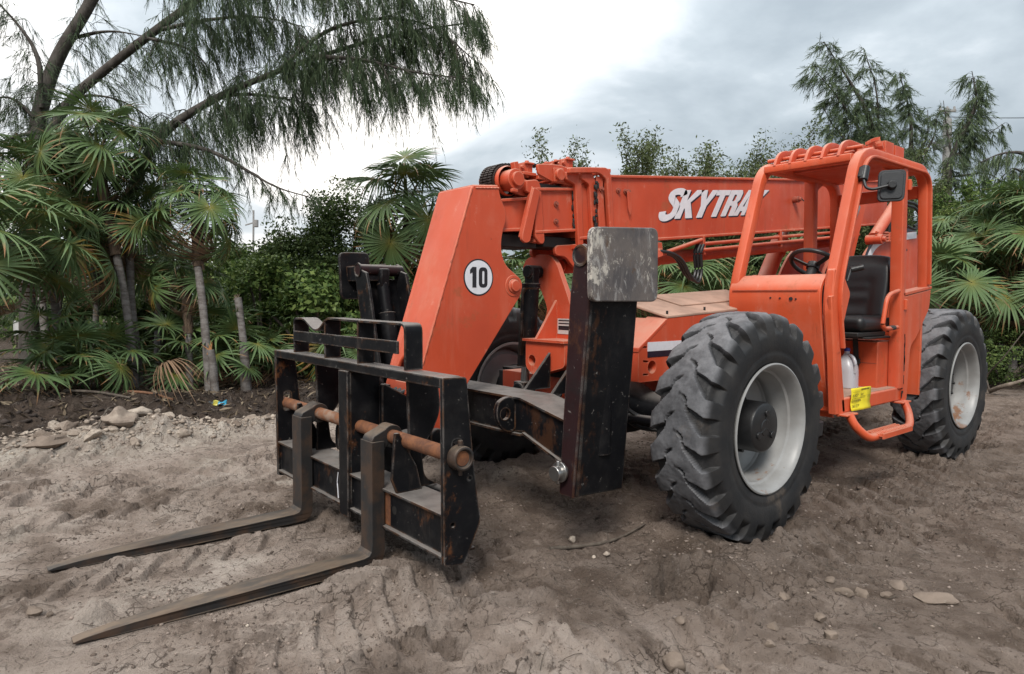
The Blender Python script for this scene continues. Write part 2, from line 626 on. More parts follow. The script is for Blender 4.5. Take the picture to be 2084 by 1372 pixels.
def fbm(x, y, oct=5, seed=0, gain=0.5, lac=2.03):
    """value-gradient noise on arrays, about -1..1"""
    if seed not in NTAB:
        g = np.random.default_rng(seed).random((256, 256))*2*np.pi
        NTAB[seed] = (np.cos(g), np.sin(g))
    gx, gy = NTAB[seed]
    tot = np.zeros_like(x)
    amp, s = 1.0, 0.0
    for o in range(oct):
        xi, yi = np.floor(x).astype(int), np.floor(y).astype(int)
        xf, yf = x-xi, y-yi
        u, v = xf*xf*xf*(xf*(xf*6-15)+10), yf*yf*yf*(yf*(yf*6-15)+10)

        def d(i, j):
            a, b = (xi+i) & 255, (yi+j) & 255
            return gx[a, b]*(xf-i)+gy[a, b]*(yf-j)
        n = (d(0, 0)*(1-u)+d(1, 0)*u)*(1-v)+(d(0, 1)*(1-u)+d(1, 1)*u)*v
        tot += amp*n*1.5
        s += amp
        amp *= gain
        x, y = x*lac+17.3, y*lac+5.1
    return tot/s


def sstep(a, b, x):
    t = np.clip((x-a)/(b-a), 0, 1)
    return t*t*(3-2*t)


# ---------------------------------------------------------------- ground
EDGE = np.array([(14, -7.0), (6, -5.1), (3.3, -4.75), (2.7, -4.6), (2.1, -4.55), (1.4, -4.6), (0.75, -4.85), (-0.74, -6.0), (-4, -7.4),
                 (-8.0, -6.4), (-9.3, -3), (-9.4, 0), (-9.0, 2.5), (-11, 7), (-12, 16), (14, 16)], float)


def edge_dist(x, y):
    """signed distance to the rim of the clearing: positive in the scrub, negative on the bare ground"""
    best = np.full(x.shape, 1e9)
    inside = np.zeros(x.shape, bool)
    for i in range(len(EDGE)):
        a, b = EDGE[i], EDGE[(i+1) % len(EDGE)]
        ab = b-a
        t = np.clip(((x-a[0])*ab[0]+(y-a[1])*ab[1])/(ab@ab), 0, 1)
        best = np.minimum(best, np.hypot(x-a[0]-t*ab[0], y-a[1]-t*ab[1]))
        c = ((a[1] > y) != (b[1] > y)) & (x < (b[0]-a[0])*(y-a[1])/(b[1]-a[1]+1e-12)+a[0])
        inside ^= c
    return np.where(inside, -best, best)


def track(x, y, p0, p1, width, pitch, sgn=1):
    """the print of a lugged tyre rolled from p0 to p1"""
    p0, p1 = np.array(p0, float), np.array(p1, float)
    d = p1-p0
    ln = np.hypot(*d)
    d /= ln
    wob = 0.05*fbm(x*0.9, y*0.9, 2, 31)
    s = (x-p0[0])*d[0]+(y-p0[1])*d[1]
    t = (x-p0[0])*-d[1]+(y-p0[1])*d[0]+wob
    m = sstep(width/2+0.05, width/2-0.03, np.abs(t))*sstep(-0.2, 0.3, s)*sstep(ln+0.2, ln-0.3, s)
    patch = sstep(-0.25, 0.25, fbm(x*0.8+3, y*0.8, 3, 77))
    ph = (s+sgn*np.abs(t)*0.75)*2*np.pi/pitch+np.where(t > 0, np.pi, 0)
    bars = sstep(-0.1, 0.2, np.sin(ph))
    return m*(-0.018+0.032*bars*(0.45+0.55*patch))


def height(x, y, fine=True):
    x = np.asarray(x, float)
    y = np.asarray(y, float)
    d = edge_dist(x, y)
    left = sstep(-3.5, 0.5, x)
    bh = 0.10+0.19*sstep(0.6, 3.2, x)*sstep(7.5, 5.0, x)+0.04*left
    wig = 0.22*fbm(x*0.7, y*0.7, 3, 5)
    h = bh*sstep(-0.15, 0.8, d+wig)+0.06*sstep(1.0, 8, d)
    h += 0.026*fbm(x*0.55, y*0.55, 3, 1)
    if not fine:
        return h
    near = sstep(16, 7, np.hypot(x-1, y+1))
    cr = fbm(x*2.3+1.7, y*2.3, 4, 15, 0.6)
    crm = sstep(-0.1, 0.3, fbm(x*0.8+5, y*0.8+2, 3, 16))
    h += near*(0.013*sstep(0.0, 0.035, cr)+0.010*sstep(0.16, 0.19, cr)+0.010*sstep(-0.2, -0.17, cr))*(0.3+0.7*crm)
    cr = fbm(x*6.1+3.1, y*6.1, 3, 17, 0.6)
    h += near*0.008*(sstep(0.05, 0.10, cr)+sstep(-0.15, -0.10, cr))*crm
    bank = sstep(-0.35, 0.15, d+wig)*sstep(1.6, 0.6, d+wig)
    clod = np.abs(fbm(x*3.2, y*3.2, 5, 2, 0.55))
    h += near*(0.014*fbm(x*2.1, y*2.1, 4, 3)+0.011*fbm(x*7, y*7, 5, 4, 0.65)+0.008*np.abs(fbm(x*13, y*13, 3, 14, 0.6)))
    h += near*0.028*sstep(0.10, 0.45, clod)*sstep(-0.2, 0.3, fbm(x*0.7+9, y*0.7, 2, 8))
    h += bank*(0.13*clod+0.06*fbm(x*6, y*6, 4, 9, 0.6))
    # limestone rubble along the foot of the bank
    rub = sstep(-1.1, -0.6, d+wig*1.2)*sstep(0.0, -0.3, d)*sstep(0.6, 1.5, x)*sstep(5.2, 4.0, x)
    h += rub*(0.06+0.10*sstep(1.0, 0.2, np.abs(x-2.35))+0.13*np.abs(fbm(x*2.4, y*2.4, 4, 12, 0.55))+0.03*fbm(x*9, y*9, 3, 13))
    for a, b, wd, sg in (((3.6, 0.55), (0.9, -0.05), 0.45, 1), ((3.7, 1.1), (1.6, 0.55), 0.45, -1), ((3.6, -0.75), (0.2, -1.1), 0.45, 1), ((4.2, -2.6), (-0.5, -3.0), 0.45, 1), ((4.3, -1.6), (-0.6, -2.1), 0.45, -1), ((3.9, -2.9), (0.5, -1.9), 0.45, 1), ((2.6, 0.6), (0.4, 2.6), 0.45, 1), ((2.2, 1.6), (-4, 1.0), 0.42, -1), ((1.2, 2.4), (-6, 4.2), 0.42, 1),
                         ((4.2, -3.4), (-1.0, -4.2), 0.45, -1), ((-0.4, 1.35), (-7.5, 1.7), 0.42, 1), ((0.3, 2.3), (-7.5, 2.9), 0.42, -1), ((-0.75, 0.8), (-8, 0.6), 0.42, 1),
                         ((0.6, -0.4), (-6, -0.4), 0.42, 1)):
        h += track(x, y, a, b, wd, 0.19, sg)*1.35
    # dug hole and the loose spoil beside it
    q = np.hypot((x-0.90)*0.8+(y-1.06)*0.35, (y-1.06)*1.15-(x-0.90)*0.3)+0.085*fbm(x*7, y*7, 4, 21, 0.6)
    far = sstep(-0.06, 0.10, -(x-0.90)*0.64-(y-1.06)*0.77)
    h -= 0.03*sstep(0.45, 0.15, q)*(1-far)
    h = np.where(q < 0.19, h*(1-sstep(0.19, 0.165, q)*.6)-0.095*sstep(0.185, 0.14, q)*(1+0.9*fbm(x*9, y*9, 3, 27))+0.03*np.abs(fbm(x*14, y*14, 3, 28)), h)
    h += 0.06*far*sstep(0.40, 0.20, q)*sstep(0.15, 0.20, q)*(0.5+1.2*np.abs(fbm(x*7, y*7, 3, 22)))
    q = np.hypot(x-1.42, y-1.50)
    h -= 0.05*sstep(0.33, 0.1, q)
    q = np.hypot(x-1.75, y-1.15)
    h += 0.05*sstep(0.5, 0.1, q)*(0.6+0.9*np.abs(fbm(x*5, y*5, 3, 23)))
    for cx, cy, r0, hh in ((3.14, -0.30, 0.12, 0.085), (3.35, -0.55, 0.22, 0.05), (1.25, -2.25, 0.3, 0.06), (1.55, 0.62, 0.25, 0.035), (0.35, 2.25, 0.4, 0.04), (0.9, 2.0, 0.35, 0.04), (1.9, 1.0, 0.3, 0.03)):
        q = np.hypot(x-cx, y-cy)+0.05*fbm(x*5, y*5, 3, 24)
        h += hh*sstep(r0, 0.0, q)*(0.7+0.8*np.abs(fbm(x*9, y*9, 3, 25)))
    # the tyres press the ground down and push up a lip
    for tx, ty in ((0, 0.80), (0, -1.50), (-3.175, 0.80), (-3.175, -1.50)):
        u, v = np.abs(x-tx), np.abs(y-ty)
        q = np.maximum(u/0.30, v/0.24)
        h = np.where(q < 1, np.minimum(h, -0.015), h)
        h += 0.065*sstep(1.75, 1.12, q)*sstep(0.95, 1.1, q)*(0.5+np.abs(fbm(x*6, y*6, 2, 26)))
    # under the forks, the carriage and the machine the ground stays below them
    f = sstep(1.75, 1.85, x)*sstep(3.34, 3.24, x)*np.maximum(sstep(0.14, 0.09, np.abs(y+0.125)), sstep(0.14, 0.09, np.abs(y+1.035)))
    h = np.where(f > 0, h*(1-f)+np.minimum(h, -0.004-.012*sstep(2.9, 2.3, x))*f, h)
    return h


def axis(lo, hi, bands):
    o = []
    for a, b, st in bands:
        o.append(np.arange(a, b, st))
    mid = np.concatenate(o)
    far1 = [mid[0]]
    st = bands[0][2]
    while far1[-1] > lo:
        st = min(st*1.35, 60)
        far1.append(far1[-1]-st)
    far2 = [mid[-1]]
    st = bands[-1][2]
    while far2[-1] < hi:
        st = min(st*1.35, 60)
        far2.append(far2[-1]+st)
    return np.concatenate([far1[::-1], mid[1:-1], far2])


gx = axis(-900, 900, [(-12, -5, 0.06), (-5, -1.4, 0.032), (-1.4, 3.7, 0.011), (3.7, 5.5, 0.05)])
gy = axis(-900, 900, [(-9, -5.6, 0.06), (-5.6, -3.2, 0.026), (-3.2, -1, 0.02), (-1, 2.5, 0.011), (2.5, 4.5, 0.05)])
GX, GY = np.meshgrid(gx, gy, indexing='ij')
GZ = height(GX, GY)
GZ = np.where(np.hypot(GX, GY) > 60, 0.25, GZ)
nx, ny = GX.shape
idx = np.arange(nx*ny).reshape(nx, ny)
gf = np.stack([idx[:-1, :-1], idx[1:, :-1], idx[1:, 1:], idx[:-1, 1:]], -1).reshape(-1, 4)
gme = npmesh('ground', np.stack([GX, GY, GZ], -1).reshape(-1, 3), gf, True)
# what the soil is made of: R dark topsoil and the dug hole's painted shade, G pale limestone, B brown churned earth
d = edge_dist(GX, GY)
wig = 0.22*fbm(GX*0.7, GY*0.7, 3, 5)
dark = sstep(-0.62, -0.3, d+wig+0.12*fbm(GX*3, GY*3, 3, 41))
pale = sstep(-1.5, -0.6, d+wig)*sstep(-0.05, -0.3, d+wig)*sstep(0.4, 1.6, GX)*sstep(5.5, 4.5, GX)
pale = np.clip(pale+0.6*sstep(0.2, 0.45, fbm(GX*1.3+2, GY*1.3, 4, 42))*sstep(-0.3, 1.8, GX-GY*0.4)*sstep(0.3, -0.8, GY), 0, 1)*(1-dark)
brown = np.clip(sstep(1.9, 0.6, GX+0.35*GY-0.5+0.9*fbm(GX*0.9, GY*0.9, 3, 43))*0.85*sstep(-3.2, -0.4, GY+0.4*fbm(GX, GY, 2, 46))+0.9*sstep(0.08, 0.4, fbm(GX*1.7, GY*1.7, 4, 44)), 0, 1)
wet = sstep(0.4, 0.0, np.hypot(GX-0.95, GY-1.1)+0.15*fbm(GX*4, GY*4, 2, 45))
dark = np.clip(dark+0.35*sstep(0.21, 0.13, np.hypot((GX-0.90)*0.9+(GY-1.06)*0.3, (GY-1.06)-(GX-0.90)*0.2)), 0, 1)  # shade inside the dug hole, put into the soil colour
brown = np.clip(brown+0.6*wet, 0, 1)*(1-pale*0.7)
color_attr(gme, 'soil', np.stack([dark, pale, brown], -1).reshape(-1, 3))
t = MT('sandy_ground')
sp = t.n('ShaderNodeSeparateColor')
t.l(t.attr('soil'), sp.inputs[0])
sand = t.mix(t.mr(t.noise(3.0, 7, 0.62), 0.35, 0.66), (0.43, 0.355, 0.305), (0.28, 0.220, 0.182))
sand = t.mix(t.mr(t.noise(1.1, 6, 0.6), 0.52, 0.72, 0, 0.65), sand, (0.56, 0.49, 0.43))
bro = t.mix(t.mr(t.noise(4.5, 7, 0.65), 0.35, 0.65), (0.132, 0.098, 0.077), (0.240, 0.188, 0.154))
lime = t.mix(t.mr(t.noise(7, 6, 0.65), 0.35, 0.62), (0.56, 0.50, 0.43), (0.38, 0.325, 0.275))
top = t.mix(t.mr(t.noise(6, 7, 0.7), 0.35, 0.65), (0.044, 0.032, 0.025), (0.095, 0.072, 0.057))
c = t.mix(sp.outputs[2], sand, bro)
c = t.mix(t.math('MULTIPLY', sp.outputs[1], t.mr(t.noise(5, 6, 0.7), 0.3, 0.55)), c, lime)
c = t.mix(sp.outputs[0], c, top)
c = t.mix(t.mr(t.noise(38, 6, 0.75), 0.56, 0.66, 0, 0.8), c, (0.085, 0.062, 0.048))
c = t.mix(t.mr(t.noise(55, 5, 0.75), 0.64, 0.70, 0, 0.7), c, (0.46, 0.41, 0.36))
# thin drying cracks, only here and there
wv = t.n('ShaderNodeVectorMath')
wv.operation = 'ADD'
nv = t.n('ShaderNodeTexNoise')
nv.inputs['Scale'].default_value = 5
nv.inputs['Detail'].default_value = 6
t.l(t.tc.outputs['Object'], nv.inputs['Vector'])
sc_ = t.n('ShaderNodeVectorMath')
sc_.operation = 'SCALE'
sc_.inputs['Scale'].default_value = 0.35
t.l(nv.outputs['Color'], sc_.inputs[0])
t.l(t.tc.outputs['Object'], wv.inputs[0])
t.l(sc_.outputs[0], wv.inputs[1])
vo = t.n('ShaderNodeTexVoronoi')
vo.feature = 'DISTANCE_TO_EDGE'
vo.inputs['Scale'].default_value = 7
t.l(wv.outputs[0], vo.inputs['Vector'])
crk = t.math('MULTIPLY', t.mr(vo.outputs['Distance'], 0.042, 0.0), t.mr(t.noise(2.3, 5, 0.7), 0.45, 0.58))
c = t.mix(t.math('MULTIPLY', crk, 0.85), c, (0.06, 0.044, 0.035))
c = t.mix(t.mr(t.noise(2.0, 8, 0.72), 0.545, 0.60, 0, 0.55), c, (0.12, 0.088, 0.069))
c = t.mix(t.mr(t.noise(13, 8, 0.78, (1, 1.6, 1), 0.8), 0.575, 0.625, 0, 0.6), c, (0.095, 0.069, 0.054))
c = t.mix(t.mr(t.noise(8, 8, 0.78, (1.5, 1, 1), 0.6), 0.59, 0.65, 0, 0.45), c, (0.46, 0.39, 0.34))
hsum = t.math('ADD', t.noise(26, 8, 0.7), t.math('MULTIPLY', t.noise(90, 6, 0.75), 0.35))
t.bump(hsum, 1.0, 0.05)
ground = link('ground', gme, t.done(c, 0.95, 0, 0.15))
tag(ground, 'churned sandy ground of the clearing', None, None, 'structure')


def gz(x, y):
    return float(height(np.array([x]), np.array([y]))[0])


def stone(seed, sx, sy, sz, sub=2, rough=0.28):
    bm = bmesh.new()
    bmesh.ops.create_icosphere(bm, subdivisions=sub, radius=1)
    rs = np.random.default_rng(seed)
    pl = [(Vector(rs.normal(size=3)).normalized(), rs.uniform(0.55, 0.85)) for _ in range(9)]
    ph = rs.uniform(0, 9, 3)
    for v in bm.verts:
        for n_, h_ in pl:
            k = v.co.dot(n_)
            if k > h_:
                v.co -= n_*(k-h_)*0.9
        q = v.co*2.3
        v.co *= 1+rough*0.35*(math.sin(q.x*1.9+ph[0])*math.sin(q.y*2.3+ph[1])+math.sin(q.z*2.7+ph[2])*0.6)
        v.co = Vector((v.co.x*sx, v.co.y*sy, v.co.z*sz))
    me = bpy.data.meshes.new('rock')
    bm.to_mesh(me)
    bm.free()
    me.polygons.foreach_set('use_smooth', np.ones(len(me.polygons), bool))
    me.set_sharp_from_angle(angle=R(28))
    return me


# ================================================================ the telehandler
TH = thing('telehandler', 'orange telehandler with black outriggers and fork carriage parked on churned sand', 'telehandler', (-1.6, -0.52, 0))
O, OC, BK = M['orange'], M['orange_clean'], M['black']
YC = -0.52


def mirror_y(pts):
    return pts


# ---------------- wheels
def tyre_mesh():
    nt_ = 1200
    # half profile from the crown to the bead: (y, r)
    half = [(0, .660), (.02, .660), (.04, .660), (.06, .6595), (.08, .659), (.10, .658), (.12, .657), (.135, .655), (.148, .652), (.160, .647), (.169, .640), (.176, .630), (.182, .617),
            (.187, .602), (.191, .586), (.194, .568), (.197, .550), (.1985, .530), (.1985, .510), (.1975, .490), (.1955, .470), (.192, .452), (.188, .437), (.187, .430), (.1895, .425), (.188, .41), (.184, .395), (.179, .380), (.172, .368), (.150, .355)]
    hh = np.array(half)
    cc = np.concatenate([[0], np.cumsum(np.hypot(*(hh[1:]-hh[:-1]).T))])
    ss = np.concatenate([np.arange(0, .30, .0085), np.linspace(.30, cc[-1], 18)])
    half = list(zip(np.interp(ss, cc, hh[:, 0]), np.interp(ss, cc, hh[:, 1])))
    prof = [(-a, b) for a, b in half[:0:-1]]+half
    prof = np.array(prof)
    k = len(prof)
    # arc length from the crown
    cum = np.zeros(len(half))
    h = np.array(half)
    cum[1:] = np.cumsum(np.hypot(*(h[1:]-h[:-1]).T))
    s = np.concatenate([cum[:0:-1], cum])
    tang = np.gradient(prof, axis=0)
    nrm = np.stack([tang[:, 1], -tang[:, 0]], -1)
    nrm /= np.linalg.norm(nrm, axis=1)[:, None]
    nrm *= np.sign((nrm*np.stack([prof[:, 0], prof[:, 1]-0.45], -1)).sum(1))[:, None]
    th = np.linspace(0, 2*np.pi, nt_, endpoint=False)
    TH_, S = np.meshgrid(th, s, indexing='ij')
    Y = np.broadcast_to(prof[:, 0], TH_.shape)
    lugs = 21
    pit = 2*np.pi/lugs
    u = np.clip(S/0.20, 0, 1.6)
    # the groove runs out from the crown, kinks, and opens towards the shoulder
    off = 0.62*pit*np.clip(S/0.16, 0, 1)**1.1 + 0.22*pit*sstep(0.045, 0.065, S)
    cen = np.where(Y >= 0, 0.0, 0.5*pit)-off
    rel = (TH_-cen+pit/2) % pit-pit/2
    wob = 0.0
    hw = pit*(0.035+0.20*sstep(0.03, 0.17, S))
    g = sstep(hw+0.030*pit, hw-0.015*pit, np.abs(rel+wob))
    depth = 0.035*sstep(0.012, 0.03, S)*sstep(0.285, 0.225, S)
    disp = -g*depth*(0.55+0.45*sstep(0.02, 0.12, S))
    disp += (0.004*fbm(TH_*14, S*40+Y*3, 3, 51)+0.003*fbm(TH_*40, S*110, 2, 52)*g)*sstep(0.28, 0.1, S)
    # flat where it carries the machine is left to the ground
    yy = prof[:, 0]+disp*nrm[:, 0]
    rr = prof[:, 1]+disp*nrm[:, 1]
    v = np.stack([rr*np.cos(TH_), yy, rr*np.sin(TH_)], -1).reshape(-1, 3)
    idx = np.arange(nt_*k).reshape(nt_, k)
    nxt = np.roll(idx, -1, 0)
    f = np.stack([idx[:, :-1], idx[:, 1:], nxt[:, 1:], nxt[:, :-1]], -1).reshape(-1, 4)
    me = npmesh('tyre', v, f, True)
    wear = (1-g*0.93)*sstep(0.215, 0.165, S)
    # lug faces are scuffed unevenly
    color_attr(me, 'wear', np.repeat(wear.reshape(-1, 1), 3, 1))
    me.set_sharp_from_angle(angle=R(42))
    return me


TYRE = tyre_mesh()


def rim_mb(hubcap):
    m = MB()
    m.lathe([(-.172, .350), (-.186, .372), (-.19, .372), (-.186, .352), (-.16, .338), (-.10, .325), (-.02, .31), (.0, .302), (.03, .304), (.06, .315), (.105, .320), (.115, .332), (.15, .338), (.172, .347), (.186, .355), (.193, .366), (.190, .374), (.183, .374), (.172, .355)], (0, 0, 0), (0, 1, 0), 64)
    m.lathe([(-.02, .312), (-.05, .30), (-.075, .27), (-.085, .235), (-.085, .10), (-.085, 0)], (0, 0, 0), (0, 1, 0), 48)
    m.lathe([(-.03, .305), (-.065, .30), (-.095, .27), (-.1, .1), (-.1, 0)], (0, 0, 0), (0, 1, 0), 48)
    return m


RIM = None


def wheel(name, x, y, outward, rim_mat, hub, flip):
    global RIM
    r = thing('wheel', None, None, (x, y, 0.64))
    r.parent = TH
    r.matrix_parent_inverse = Matrix.Translation(-TH.location)
    if outward < 0:
        r.rotation_euler = (0, 0, math.pi)
    ty = link('tyre', TYRE, M['rubber'], r)
    ty.rotation_euler = (0, R(random.uniform(0, 40)), math.pi if flip else 0)
    me = rim_mb(True).mesh('rim')
    rm = part('rim', me, rim_mat, r, 0, 30)
    rm.matrix_parent_inverse = Matrix.Identity(4)
    h = MB()
    if hub == 'planet':
        h.lathe([(-.09, .19), (-.06, .19), (-.055, .160), (-.05, .148), (.125, .146), (.14, .140), (.146, .128), (.146, .05), (.150, .045), (.150, 0)], (0, 0, 0), (0, 1, 0), 40)
        for k in range(3):
            a = R(95+120*k)
            c = Vector((math.cos(a)*.085, 0, math.sin(a)*.085))
            h.cyl(c+Vector((0, .14, 0)), c+Vector((0, .156, 0)), .02, 16)
            b = c*0.62
            h.obox(b+Vector((0, .147, 0)), c.normalized(), (0, 1, 0), c.normalized().cross(Vector((0, 1, 0))), .05, .004, .004)
        for k in range(10):
            a = R(36*k)
            c = Vector((math.cos(a)*.178, 0, math.sin(a)*.178))
            h.cyl(c+Vector((0, -.07, 0)), c+Vector((0, -.025, 0)), .013, 8)
    else:
        h.lathe([(-.09, .20), (-.05, .20), (-.04, .17), (.03, .165), (.055, .15), (.06, .10), (.07, .05), (.07, 0)], (0, 0, 0), (0, 1, 0), 40)
        for k in range(8):
            a = R(45*k)
            c = Vector((math.cos(a)*.12, 0, math.sin(a)*.12))
            h.cyl(c+Vector((0, .05, 0)), c+Vector((0, .072, 0)), .013, 6)
    q = part('hub', h, M['hub'], r, .003)
    q.matrix_parent_inverse = Matrix.Identity(4)
    st = MB()
    a = R(-52)
    c = Vector((math.cos(a)*.295, .03, math.sin(a)*.295))
    st.tube(soft([c, c+Vector((-.01, .03, .012)), c+Vector((-.02, .06, .012))], .02), .005, 6).cyl(c, c+Vector((0, .012, 0)), .011, 8)
    q = part('valve', st, M['steel'], r, 0)
    q.matrix_parent_inverse = Matrix.Identity(4)
    return r


wheel('front', 0, .806, 1, M['rim'], 'planet', False)
wheel('front', 0, -1.50, -1, M['rim_dull'], 'planet', False)
wheel('rear', -3.175, .806, 1, M['rim_rusty'], 'plain', True)
wheel('rear', -3.175, -1.50, -1, M['rim_rusty'], 'plain', False)

# ---------------- axles and running gear
ax = MB()
for xx in (0, -3.175):
    ax.lathe([(0, 0), (0, .10), (.5, .12), (.62, .17), (.78, .21), (.95, .21), (1.1, .17), (1.22, .12), (1.45, .10), (1.45, 0)], (xx, -1.10, .64), (0, 1, 0), 24)
    for s_, y0 in ((1, .60), (-1, -1.30)):
        ax.cyl((xx, y0, .64), (xx, y0-s_*.2, .64), .17, 24)
        ax.cyl((xx, y0-s_*.12, .44), (xx, y0-s_*.12, .84), .055, 16)
        ax.box(xx-.16, xx+.16, min(y0-s_*.05, y0-s_*.19), max(y0-s_*.05, y0-s_*.19), .80, .825)
        ax.tube([(xx+.17, y0-s_*.1, .60), (xx+.2, YC+s_*.2, .6)], .022, 10)
ax.cyl((0, -.3, .62), (-3.1, -.3, .62), .045, 14)
part('axle_assembly', ax, M['black_clean'], TH, .004)
for pts in ([(.30, .05, .80), (.22, .16, .62), (.10, .30, .60), (.05, .42, .72), (.02, .48, .80)], [(.30, .0, .82), (.20, .12, .54), (.02, .30, .52), (-.02, .44, .70)], [(.35, -.25, .82), (.50, -.35, .62), (.30, -.60, .58), (.10, -.95, .66), (.10, -1.15, .78)],
            [(.40, -.20, .80), (.56, -.30, .70), (.40, -.62, .70), (.18, -.98, .74)], [(-.05, .1, .75), (-.15, .25, .6), (-.4, .35, .62), (-.8, .3, .7)]):
    part('hydraulic_hose', MB().tube(soft(pts, .12, 5), .014, 8), M['rubber_hose'], TH, 0)
part('steering_ram', MB().cyl((.20, .10, .60), (.20, .42, .61), .032, 16).cyl((.20, .40, .61), (.20, .56, .62), .018, 12), M['black_clean'], TH, .002)
part('brake_drum', MB().lathe([(0, 0), (0, .15), (.05, .19), (.10, .19), (.10, 0)], (0, .50, .64), (0, 1, 0), 28), M['hub'], TH, .003)
part('brake_drum', MB().lathe([(0, 0), (0, .15), (.05, .19), (.10, .19), (.10, 0)], (0, -1.20, .64), (0, -1, 0), 28), M['hub'], TH, .003)

# ---------------- chassis
ch = MB()
ch.prism('y', .02, .2, rounded([(.22, .84), (.22, 1.065), (-.08, 1.252), (-.72, 1.298), (-3.9, 1.298), (-3.9, .75), (-.55, .75), (-.3, .84)], .012, 2),
         [circle2(.085, .932, .042, 18), rounded([(.182, 1.058), (.135, 1.056), (.135, 1.068), (.182, 1.072)], .005, 2), rounded([(.175, .968), (.12, .962), (.12, .974), (.175, .982)], .005, 2), rounded([(.175, .882), (.12, .880), (.12, .892), (.175, .895)], .005, 2)])
ch.prism('y', -1.24, -1.06, rounded([(-.95, 1.12), (-3.9, 1.12), (-3.9, .75), (-.95, .75)], .012, 2))
ch.box(-4.6, .42, -.92, -.12, .62, .84)
ch.box(-.9, -.1, -.98, -.04, .70, .98)
# front bracket tower that carries the levelling ram
ch.prism('x', .33, .37, rounded([(-.735, 1.50), (-.765, 1.59), (-.72, 1.655), (-.60, 1.68), (-.47, 1.672), (-.405, 1.61), (-.30, 1.40), (-.21, 1.20), (-.16, 1.08), (-.57, 1.08), (-.49, 1.30), (-.565, 1.44), (-.66, 1.46)], .035, 4))
ch.prism('x', .33, .37, rounded([(-.62, 1.085), (-.16, 1.085), (-.16, .86), (-.55, .86)], .01, 2))
ch.prism('y', -.415, -.395, [(.372, 1.36), (.372, 1.095), (.56, 1.095)])
part('chassis', ch, O, TH, .005)
bx = MB()
bx.prism('x', .44, .56, rounded([(-.50, 1.09), (-.12, 1.09), (-.12, .93), (-.36, .865), (-.42, .855), (-.50, .905)], .03, 3), [circle2(-.436, .956, .036, 16)])
bx.box(.37, .58, -.515, -.11, 1.084, 1.1)
part('front_frame_box', bx, O, TH, .004)
bk = MB()
bk.prism('x', .425, .438, [(-.56, 1.08), (-.1, 1.08), (-.1, .84), (-.5, .84)])
bk.box(-.05, .41, -.98, -.06, .66, .835)
part('frame_cavity_plate', bk, M['dark'], TH, .003)

# side hood with dusty panels
def hz(x, y):
    return 1.262+.055*(-.06-x)+.247*(.203-y)


def hood_slab(x0, x1, y0, y1, lift, th):
    P = [(x, y, hz(x, y)+lift) for x, y in ((x0, y1), (x0, y0), (x1, y0), (x1, y1))]
    Q = [(a, b, c-th) for a, b, c in P]
    return MB().add(P+Q, [(0, 1, 2, 3), (7, 6, 5, 4), (0, 4, 5, 1), (1, 5, 6, 2), (2, 6, 7, 3), (3, 7, 4, 0)])


part('hood_panel', hood_slab(-.06, -1.45, -.25, .203, 0, .02), m_plain('dusty_hood_paint', (0.42, 0.27, 0.20), 0.75, 0, 0.3, 5), TH, .006)
hd = MB()
hd.add([(-.055, .203, 1.245), (-.055, -.12, 1.245), (.225, -.12, 1.062), (.225, .203, 1.062), (-.055, .203, 1.215), (-.055, -.12, 1.215), (.225, -.12, 1.03), (.225, .203, 1.03)],
       [(0, 1, 2, 3), (7, 6, 5, 4), (0, 4, 5, 1), (1, 5, 6, 2), (2, 6, 7, 3), (3, 7, 4, 0)])
part('hood_nose_panel', hd, O, TH, .006)
hd = hood_slab(-.42, -1.40, -.235, .05, .012, .011)
part('hood_hatch', hd, bpy.data.materials['dusty_hood_paint'], TH, .004)
for x_, z_ in ((-.10, 1.272), (-.52, 1.296)):
    part('hood_bolt', MB().cyl((x_, .17, z_-.01), (x_, .17, z_+.022), .008, 8), M['dark'], TH, .001)
st = MB().box(-.75, .134, .2, .2025, 1.035, 1.094)
part('white_stripe', st, M['white'], TH, 0)
part('dark_stripe', MB().box(-.75, .134, .2, .2025, .996, 1.034), M['navy'], TH, 0)
part('data_plate', MB().box(.371, .374, -.385, -.18, 1.13, 1.235), M['plate'], TH, .001)
dp = MB()
for k in range(4):
    dp.box(.3745, .3752, -.375, -.20, 1.218-.02*k, 1.226-.02*k)
dp.box(.3745, .3752, -.375, -.20, 1.165, 1.182)
part('data_plate_print', dp, M['ink'], TH, 0)

# levelling ram
lr = MB()
lr.cyl((.46, -.57, 1.46), (.47, -.60, .90), .062, 24)
lr.cyl((.46, -.57, 1.475), (.46, -.57, 1.44), .068, 24)
lr.tube([(.53, -.555, 1.44), (.54, -.56, 1.40), (.54, -.575, .98)], .012, 8)
part('levelling_ram_barrel', lr, M['black_clean'], TH, .004)
lr = MB().cyl((.47, -.60, .92), (.475, -.61, .76), .03, 20)
part('levelling_ram_rod', lr, M['steel'], TH, 0)
lr = MB().obox((.45, -.567, 1.53), (1, 0, 0), (0, 1, 0), (0, 0, 1), .03, .045, .06).cyl((.38, -.567, 1.555), (.50, -.567, 1.555), .045, 20)
part('levelling_ram_eye', lr, M['black_clean'], TH, .006)
lr = MB().cyl((.40, -.61, .73), (.54, -.61, .73), .055, 20).box(.41, .53, -.665, -.555, .66, .79)
part('levelling_ram_eye', lr, M['black_clean'], TH, .006)

